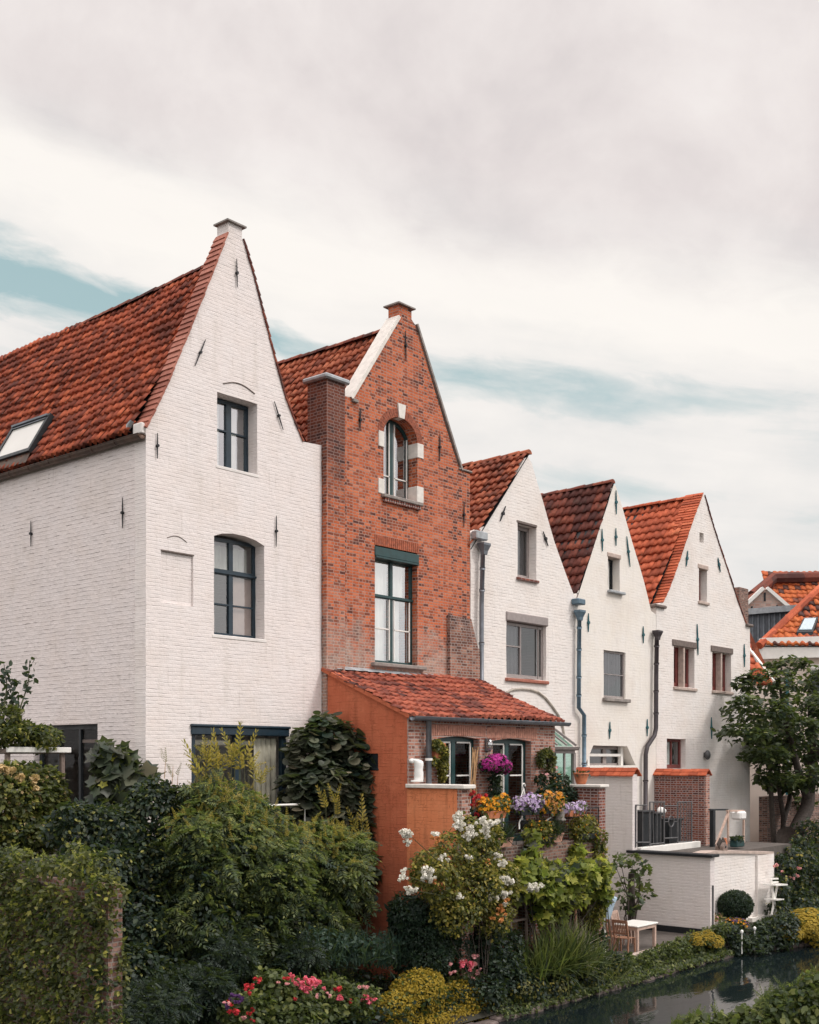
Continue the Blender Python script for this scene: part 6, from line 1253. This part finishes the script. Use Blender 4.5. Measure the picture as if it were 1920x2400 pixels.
c = tp(1112,850,-3.7); t = thing('green_trough', 'dark green plant trough under the wooden trestle', 'planter', (c.x,-3.7,3.03)); mb = MB(); mb.bbox(c.x-.30,c.x+.30,-3.85,-3.55,3.10,3.34,.03); mb.build('trough_box', M['green'], t); V, F = leaves([(np.array([c.x,-3.7,3.38]),np.array([.3,.15,.07]))], 240, T_OVAL, .12); np_build('foliage', V, F, M['lf_dark'], t)
c = tp(1125,672,-3.4); t = thing('white_lantern_box', 'white box hanging from the top beam of the trestle', 'box', c); mb = MB(); mb.bbox(c.x-.24,c.x+.24,-3.6,-3.2,c.z-.17,c.z+.14,.06); mb.build('box_shell', M['plastic'], t)
# bistro set
c = atz(ZL(1390,1420),.6); c = aty(ZL(1395,1420),-5.0); t = thing('bistro_chair', 'white folding metal bistro chair seen edge-on at the end of the white wall', 'chair', (c.x,-5.0,.585)); mb = MB(); s = dist(c)/2754/3.1944
def bp(x, y, yy=-5.0): return aty(ZL(x,y), yy)
for a,b in (((1375,1200),(1405,1420)),((1412,1200),(1370,1420)),((1365,1150),(1385,1310)),((1378,1310),(1400,1432))):
    mb.beam(bp(*a),bp(*b),.06,.05)
mb.build('leg_frame', M['whitepaint'], t)
mb = MB(); mb.beam(bp(1355,1195),bp(1440,1190),.5,.05); mb.beam(bp(1360,1304),bp(1418,1300),.45,.04); mb.build('seat', M['whitepaint'], t)
mb = MB(); mb.beam(bp(1370,1150),bp(1412,1148),.05,.1,(0,1,0)); mb.beam(bp(1370,1175),bp(1412,1173),.05,.1,(0,1,0)); mb.build('backrest', M['whitepaint'], t)
for x,y,lab in ((1243,1530,'taller white garden lamp on a stake among the bank plants'),(1147,1555,'shorter white garden lamp on a stake among the bank plants'),(1340,1520,'white garden lamp on a stake nearest the yellow bush')):
    c = aty(ZL(x,y),-6.0); t = thing('garden_lamp', lab, 'lamp', (c.x,-6.0,.1), 'stake lamps by the water'); mb = MB(); mb.tube([(c.x,-6.,.1),(c.x,-6.,c.z)], .02, 6); mb.build('stake', M['whitepaint'], t); mb = MB(); mb.lathe([(.025,-.04),(.04,.0),(.055,.06),(.015,.10)], (c.x,-6.,c.z)); mb.build('lamp_head', M['plastic'], t, True)
# right hand planting
db = [blob(1600,1985,45,35,-6.,.4), blob(1560,1990,35,25,-5.8,.3), blob(1650,1960,45,40,-6.4,.5), blob(1545,1965,25,18,-5.6,.25), blob(1610,1960,40,25,-5.9,.35)]
t, bb = plant('bank_shrub', 'dark spreading shrub at the water edge below the white wall and lamps', 'shrub', (21.5,-6.,.0), db, 4600, T_OVAL, .10, 'lf_dark', k=4, r=.015, zmin=.0)
P, D = sample(bb, 500, face=np.array([-.3,-.5,.8])); addnp(t, 'pale_leaves', [place(T_OVAL, P, D+UPV*.3, D+RNG.normal(size=P.shape)*.6, .10)], 'lf_bank')
yb2 = [blob(1690,1950,38,30,-6.6,.6), blob(1715,1965,35,35,-6.8,.6), blob(1665,1965,25,18,-6.5,.4), blob(1705,1935,30,22,-6.6,.4)]
t, bb = plant('yellow_bush', 'yellow flowering rounded bush at the right edge above the water', 'shrub', (25.5,-6.6,.0), yb2, 2200, T_OVAL, .11, 'lf_bank', k=4, r=.02)
P, D = sample(bb, 5200, face=np.array([-.3,-.5,.9]), shell=(.92,1.1), inner=.05); addnp(t, 'yellow_flowers', [place(T_FLOWER, P, D+UPV*.6, RNG.normal(size=P.shape), .085)], 'fl_yellow')
rb2 = [blob(1648,1830,22,30,-4.5,.5), blob(1640,1875,20,40,-4.7,.5), blob(1668,1815,25,35,-4.4,.5), blob(1690,1800,30,40,-4.4,.6), blob(1690,1850,60,70,-3.5,1.2), blob(1650,1870,30,60,-4.,.8), blob(1720,1780,50,60,-3.,1.2), blob(1680,1910,50,40,-4.8,.8), blob(1640,1920,25,25,-5.,.5), blob(1740,1880,50,70,-4.,1.)]
t, bb = plant('laurel_thicket', 'dark thicket with a few pale pink flowers under the tree at the right edge', 'shrub', (27.5,-3.8,.5), rb2, 10500, T_OVAL, .13, 'lf_dark', k=5, r=.03)
P, D = sample(bb, 1100, face=np.array([-.4,-.6,.6])); addnp(t, 'pale_leaves', [place(T_OVAL, P, D+UPV*.3, D+RNG.normal(size=P.shape)*.6, .14)], 'lf_rose')
blossoms(t, kpts(ZL, [(1405,1060,1.),(1550,1130,.8),(1530,1145,.8),(1450,1100,.7),(1575,1080,.8)], -4.9), 'pale', 1.2)
# the tree
yt_ = -2.0
trb = [blob(1620,1440,50,45,yt_,1.6), blob(1595,1500,60,40,yt_,1.6), blob(1560,1545,38,28,yt_,1.2), blob(1660,1400,30,22,yt_,1.), blob(1700,1500,60,60,yt_,1.8), blob(1650,1550,70,60,yt_,1.8), blob(1720,1580,50,60,yt_,1.6), blob(1610,1590,45,28,yt_,1.2), blob(1690,1640,60,40,yt_,1.6), blob(1640,1640,40,22,yt_,1.2), blob(1740,1440,40,50,yt_,1.4), blob(1570,1480,25,20,yt_,.8), blob(1625,1690,20,25,yt_,.7), blob(1700,1700,35,30,yt_,1.)]
T1 = thing('broadleaf_tree', 'dark leafy tree leaning over the garden at the right edge', 'tree', (30.,-2.,3.0))
bb = clumpy([(c, q*np.array([.78,.9,.72])) for c, q in trb[:-2]], 7, .46); V, F = leaves(bb, 6800, T_OVAL, .22, nb=(.35,.9,.4), droop=.3, inner=.2); np_build('crown', V, F, M['lf_tree'], T1)
P, D = sample(bb, 1200, face=np.array([-.2,-.6,.9])); addnp(T1, 'pale_leaves', [place(T_OVAL, P, D*.4+UPV, D+RNG.normal(size=P.shape)*.6, .2)], 'lf_bank')
mb = MB(); base = aty(ZS(1655,1810), yt_); base.z = 3.0
mb.tube([base, aty(ZS(1668,1770),yt_), aty(ZS(1700,1700),yt_), aty(ZS(1712,1600),yt_), aty(ZS(1705,1480),yt_)], [.45,.36,.30,.22,.08], 10)
mb.tube([aty(ZS(1703,1690),yt_), aty(ZS(1680,1620),yt_), aty(ZS(1655,1520),yt_), aty(ZS(1640,1430),yt_)], [.2,.16,.11,.05], 8)
mb.tube([aty(ZS(1712,1610),yt_), aty(ZS(1740,1540),yt_), aty(ZS(1745,1460),yt_)], [.16,.12,.05], 8)
mb.build('trunk', M['bark'], T1, True)
T2 = thing('broadleaf_tree', 'slim multi-stemmed tree with thin bare trunks between the far white house and the leaning tree', 'tree', (31.,-1.,3.0))
mb = MB(); yt2 = -1.0
for pts in (((1632,1800),(1625,1700),(1622,1620),(1618,1540)),((1648,1800),(1650,1720),(1640,1660),(1632,1580)),((1650,1730),(1662,1690),(1668,1640))):
    mb.tube([aty(ZS(*p),yt2) for p in pts], [.13-.02*i for i in range(len(pts))], 7)
mb.build('trunk', M['bark'], T2, True)
bb2 = clumpy([blob(1625,1600,32,26,yt2,1.), blob(1655,1655,28,14,yt2,.9), blob(1625,1555,36,28,yt2,1.), blob(1690,1690,22,10,yt2,.7)], 5, .45); V, F = leaves(bb2, 1300, T_OVAL, .26, nb=(.35,.9,.4)); np_build('crown', V, F, M['lf_tree'], T2)
# near bank shrub, lower right corner
nb_ = []
for (dx,dy,rx,ry) in ((1690,2115,60,45),(1640,2130,50,38),(1590,2150,50,35),(1725,2090,45,45),(1540,2165,45,28),(1470,2165,40,26),(1430,2180,40,20),(1700,2200,120,60),(1560,2210,120,40)):
    c = atd(ZS(dx,dy), 13.5); s = 13.5/2474.; nb_.append((np.array(c), np.array([rx*s,rx*s,ry*s])))
t, bb = plant('near_bank_shrub', 'leafy green shrub on the near bank in the bottom right corner', 'shrub', (nb_[0][0][0],nb_[0][0][1],1.1), nb_, 5600, T_OVAL, .085, 'lf_bank', k=6, f=.4, r=.02, nb=(.5,.6,.5))
P, D = sample(bb, 220, face=np.array([0,0,1.])); addnp(t, 'upright_shoots', [shoots(P, .2, lean=.35)], 'lf_bank')
# ground cover (uncountable)
P = np.stack([RNG.uniform(-4.3,12.2,16000), RNG.uniform(-5.45,-1.4,16000), np.full(16000,.5)+RNG.uniform(0,.35,16000)],1)
V, F = place(T_OVAL, P, UPV+RNG.normal(size=P.shape)*.5, RNG.normal(size=P.shape), .13*RNG.uniform(.6,1.3,len(P))); gc = np_build('ground_cover', V, F, M['lf_dark']); tag(gc, 'low dark leafy ground cover over the garden beds', 'ground cover', kind='stuff')
P = np.stack([RNG.uniform(18.5,33,6000), RNG.uniform(-6.6,-4.7,6000), np.full(6000,.35)+RNG.uniform(0,.3,6000)],1); P[:,2] -= np.clip(-5.5-P[:,1],0,2)*.3
V, F = place(T_OVAL, P, UPV+RNG.normal(size=P.shape)*.5, RNG.normal(size=P.shape), .12*RNG.uniform(.6,1.3,len(P))); gc = np_build('ground_cover', V, F, M['lf_dark']); tag(gc, 'low dark leafy ground cover along the right bank', 'ground cover', kind='stuff')
P = np.stack([RNG.uniform(6.,18.2,9000), RNG.uniform(-5.82,-5.08,9000), np.zeros(9000)],1); P[:,2] = np.maximum(.06, .14+(P[:,1]+5.5)*.9)+RNG.uniform(0,.14,9000); P = P[(P[:,0] > 12.2) | (RNG.random(9000) < .75)]
V, F = place(T_OVAL, P, UPV*.8-np.array([0,.5,0])+RNG.normal(size=P.shape)*.5, RNG.normal(size=P.shape), .085*RNG.uniform(.5,1.4,len(P))); gc = np_build('ground_cover', V, F, M['lf_bank']); tag(gc, 'low green creeping plants over the quay stones below the terrace', 'ground cover', kind='stuff')
# ================================================================== sky, sun, camera
SUN_EL, SUN_AZ = 44., 0.
sd = Vector((.42,-.72,.0)).normalized()*math.cos(R(SUN_EL)); sd.z = math.sin(R(SUN_EL))
W = bpy.data.worlds.new('World'); SC.world = W; W.use_nodes = True; nt = W.node_tree; nt.nodes.clear()
class GW_(G):
    def __init__(s): s.nt = nt
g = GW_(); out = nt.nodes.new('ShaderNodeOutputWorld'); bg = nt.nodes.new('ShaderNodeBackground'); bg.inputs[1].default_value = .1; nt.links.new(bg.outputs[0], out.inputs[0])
sky = nt.nodes.new('ShaderNodeTexSky'); sky.sky_type = 'NISHITA'; sky.sun_disc = False; sky.sun_elevation = R(SUN_EL); sky.sun_rotation = math.atan2(sd.x, sd.y); sky.dust_density = 2.; sky.ozone_density = 1.4; sky.air_density = 1.
D_ = g.n('TexCoord').outputs['Generated']
sx = g.n('SeparateXYZ', Vector=g.n('VectorMath', dict(operation='NORMALIZE'), _0=D_).outputs[0])
def dotv(v): return g.n('VectorMath', dict(operation='DOT_PRODUCT'), _0=D_, _1=v).outputs['Value']
az = g.math('ARCTAN2', dotv((DX,-DY,0)), dotv((DY,DX,0))); el = g.math('ARCSINE', sx.outputs[2])
def C3(a, b, c=0.): return g.n('CombineXYZ', X=a, Y=b, Z=c).outputs[0]
tilt = g.math('ADD', el, g.math('MULTIPLY', az, .165))            # cloud bands slope gently across the sky
st = C3(g.math('MULTIPLY', az, 2.2), g.math('MULTIPLY', tilt, 7.5)); st2 = C3(g.math('MULTIPLY', az, 3.), g.math('MULTIPLY', tilt, 16.), 3.3)
nA = g.noise(st, 1.5, 7, .55, .5); nB = g.noise(st2, 1.4, 6, .55, .35); nC = g.noise(C3(g.math('MULTIPLY', az, 3.6), g.math('MULTIPLY', el, 4.2), 7.7), 1.5, 9, .56, .25)
tw = g.math('ADD', tilt, g.math('MULTIPLY', g.math('SUBTRACT', nA, .5), .085)); tw = g.math('ADD', tw, g.math('MULTIPLY', g.math('SUBTRACT', g.noise(C3(g.math('MULTIPLY', az, 9.), g.math('MULTIPLY', tilt, 22.), 1.1), 1.6, 8, .62, .6), .5), .045))
def band(c, w): return g.math('SUBTRACT', 1., g.math('ABSOLUTE', g.math('DIVIDE', g.math('SUBTRACT', tw, c), w)), True)
# upper deck: soft grey; just above the gap a brighter rim; below it thin bright veil with blue showing
up_ = g.mr(tw, .34, .47); nC = g.math('ADD', g.math('MULTIPLY', nC, .72), g.math('MULTIPLY', g.noise(C3(g.math('MULTIPLY', az, 8.), g.math('MULTIPLY', el, 10.), 2.2), 1.6, 9, .58, .3), .28)); top = g.ramp(nC, [(.30,(4.7,4.35,4.35)),(.43,(5.35,4.95,4.88)),(.55,(5.9,5.5,5.38)),(.68,(6.35,6.0,5.85))])
rim = g.mr(band(.385, .055), 0., .8); lowc = g.ramp(g.math('ADD', g.math('MULTIPLY', nB, .5), g.math('MULTIPLY', nC, .5)), [(.36,(4.9,5.05,5.05)),(.5,(5.9,5.75,5.6)),(.62,(6.5,6.25,6.0))])
cl_ = g.mix(up_, lowc, top); cl_ = g.mix(g.math('MULTIPLY', rim, .85), cl_, (6.9,6.6,6.25)); cl_ = g.mix(g.mr(el, .17, .05, 0., .6), cl_, (6.1,5.7,5.55))
skyc = g.mix(1., g.n('VectorMath', dict(operation='MULTIPLY'), _0=sky.outputs[0], _1=(.62,.72,.60)).outputs[0], (0,0,0), 'ADD')
skyc = g.mix(.55, skyc, (3.3,5.0,5.05))
b1 = g.math('MULTIPLY', band(.318, .042), g.mr(az, .30, -.30, .45, 1.3)); b2 = g.math('MULTIPLY', band(.255, .05), .42); b3 = g.math('MULTIPLY', g.math('MULTIPLY', band(.68,.09), 1.5), g.mr(az, .20, .34))
bm = g.math('MAXIMUM', g.math('MAXIMUM', b1, b2), b3)
bm = g.mr(g.math('ADD', bm, g.math('MULTIPLY', g.math('SUBTRACT', .5, nB), 1.5)), .38, 1.0)
col = g.mix(g.math('MULTIPLY', bm, .85), cl_, skyc); sky_fill = g.math('MULTIPLY', g.mr(el, .66, 1.25, 1., 2.4), g.mr(dotv((DY,DX,0)), .70, .0, 1., 1.5)); col = g.n('VectorMath', dict(operation='SCALE'), _0=col); nt.links.new(sky_fill, col.inputs['Scale']); col = col.outputs[0]; nt.links.new(col, bg.inputs[0])  # sky boosted overhead and behind the camera as added fill for side walls
sl = bpy.data.lights.new('sun', 'SUN'); sl.energy = 1.15; sl.angle = R(12); sl.color = (1.,.95,.90); so = bpy.data.objects.new('sun', sl); COL.objects.link(so); so.rotation_euler = sd.to_track_quat('Z', 'Y').to_euler()
cd = bpy.data.cameras.new('camera'); cam = bpy.data.objects.new('camera', cd); COL.objects.link(cam); cam.location = CAM
cam.rotation_euler = (R(90), 0, -math.atan2(DY, DX)); cd.sensor_fit = 'HORIZONTAL'; cd.sensor_width = 36.; cd.lens = 36*FPX/1920.; cd.shift_y = (HYP-1200.)/1920.; cd.clip_end = 3000; cd.clip_start = .1
SC.camera = cam
SC.view_settings.view_transform = 'Standard'; SC.view_settings.look = 'None'; SC.view_settings.exposure = .54; SC.view_settings.gamma = 1.; SC.view_settings.use_curve_mapping = False
SC.cycles.max_bounces = 6; SC.cycles.transparent_max_bounces = 8
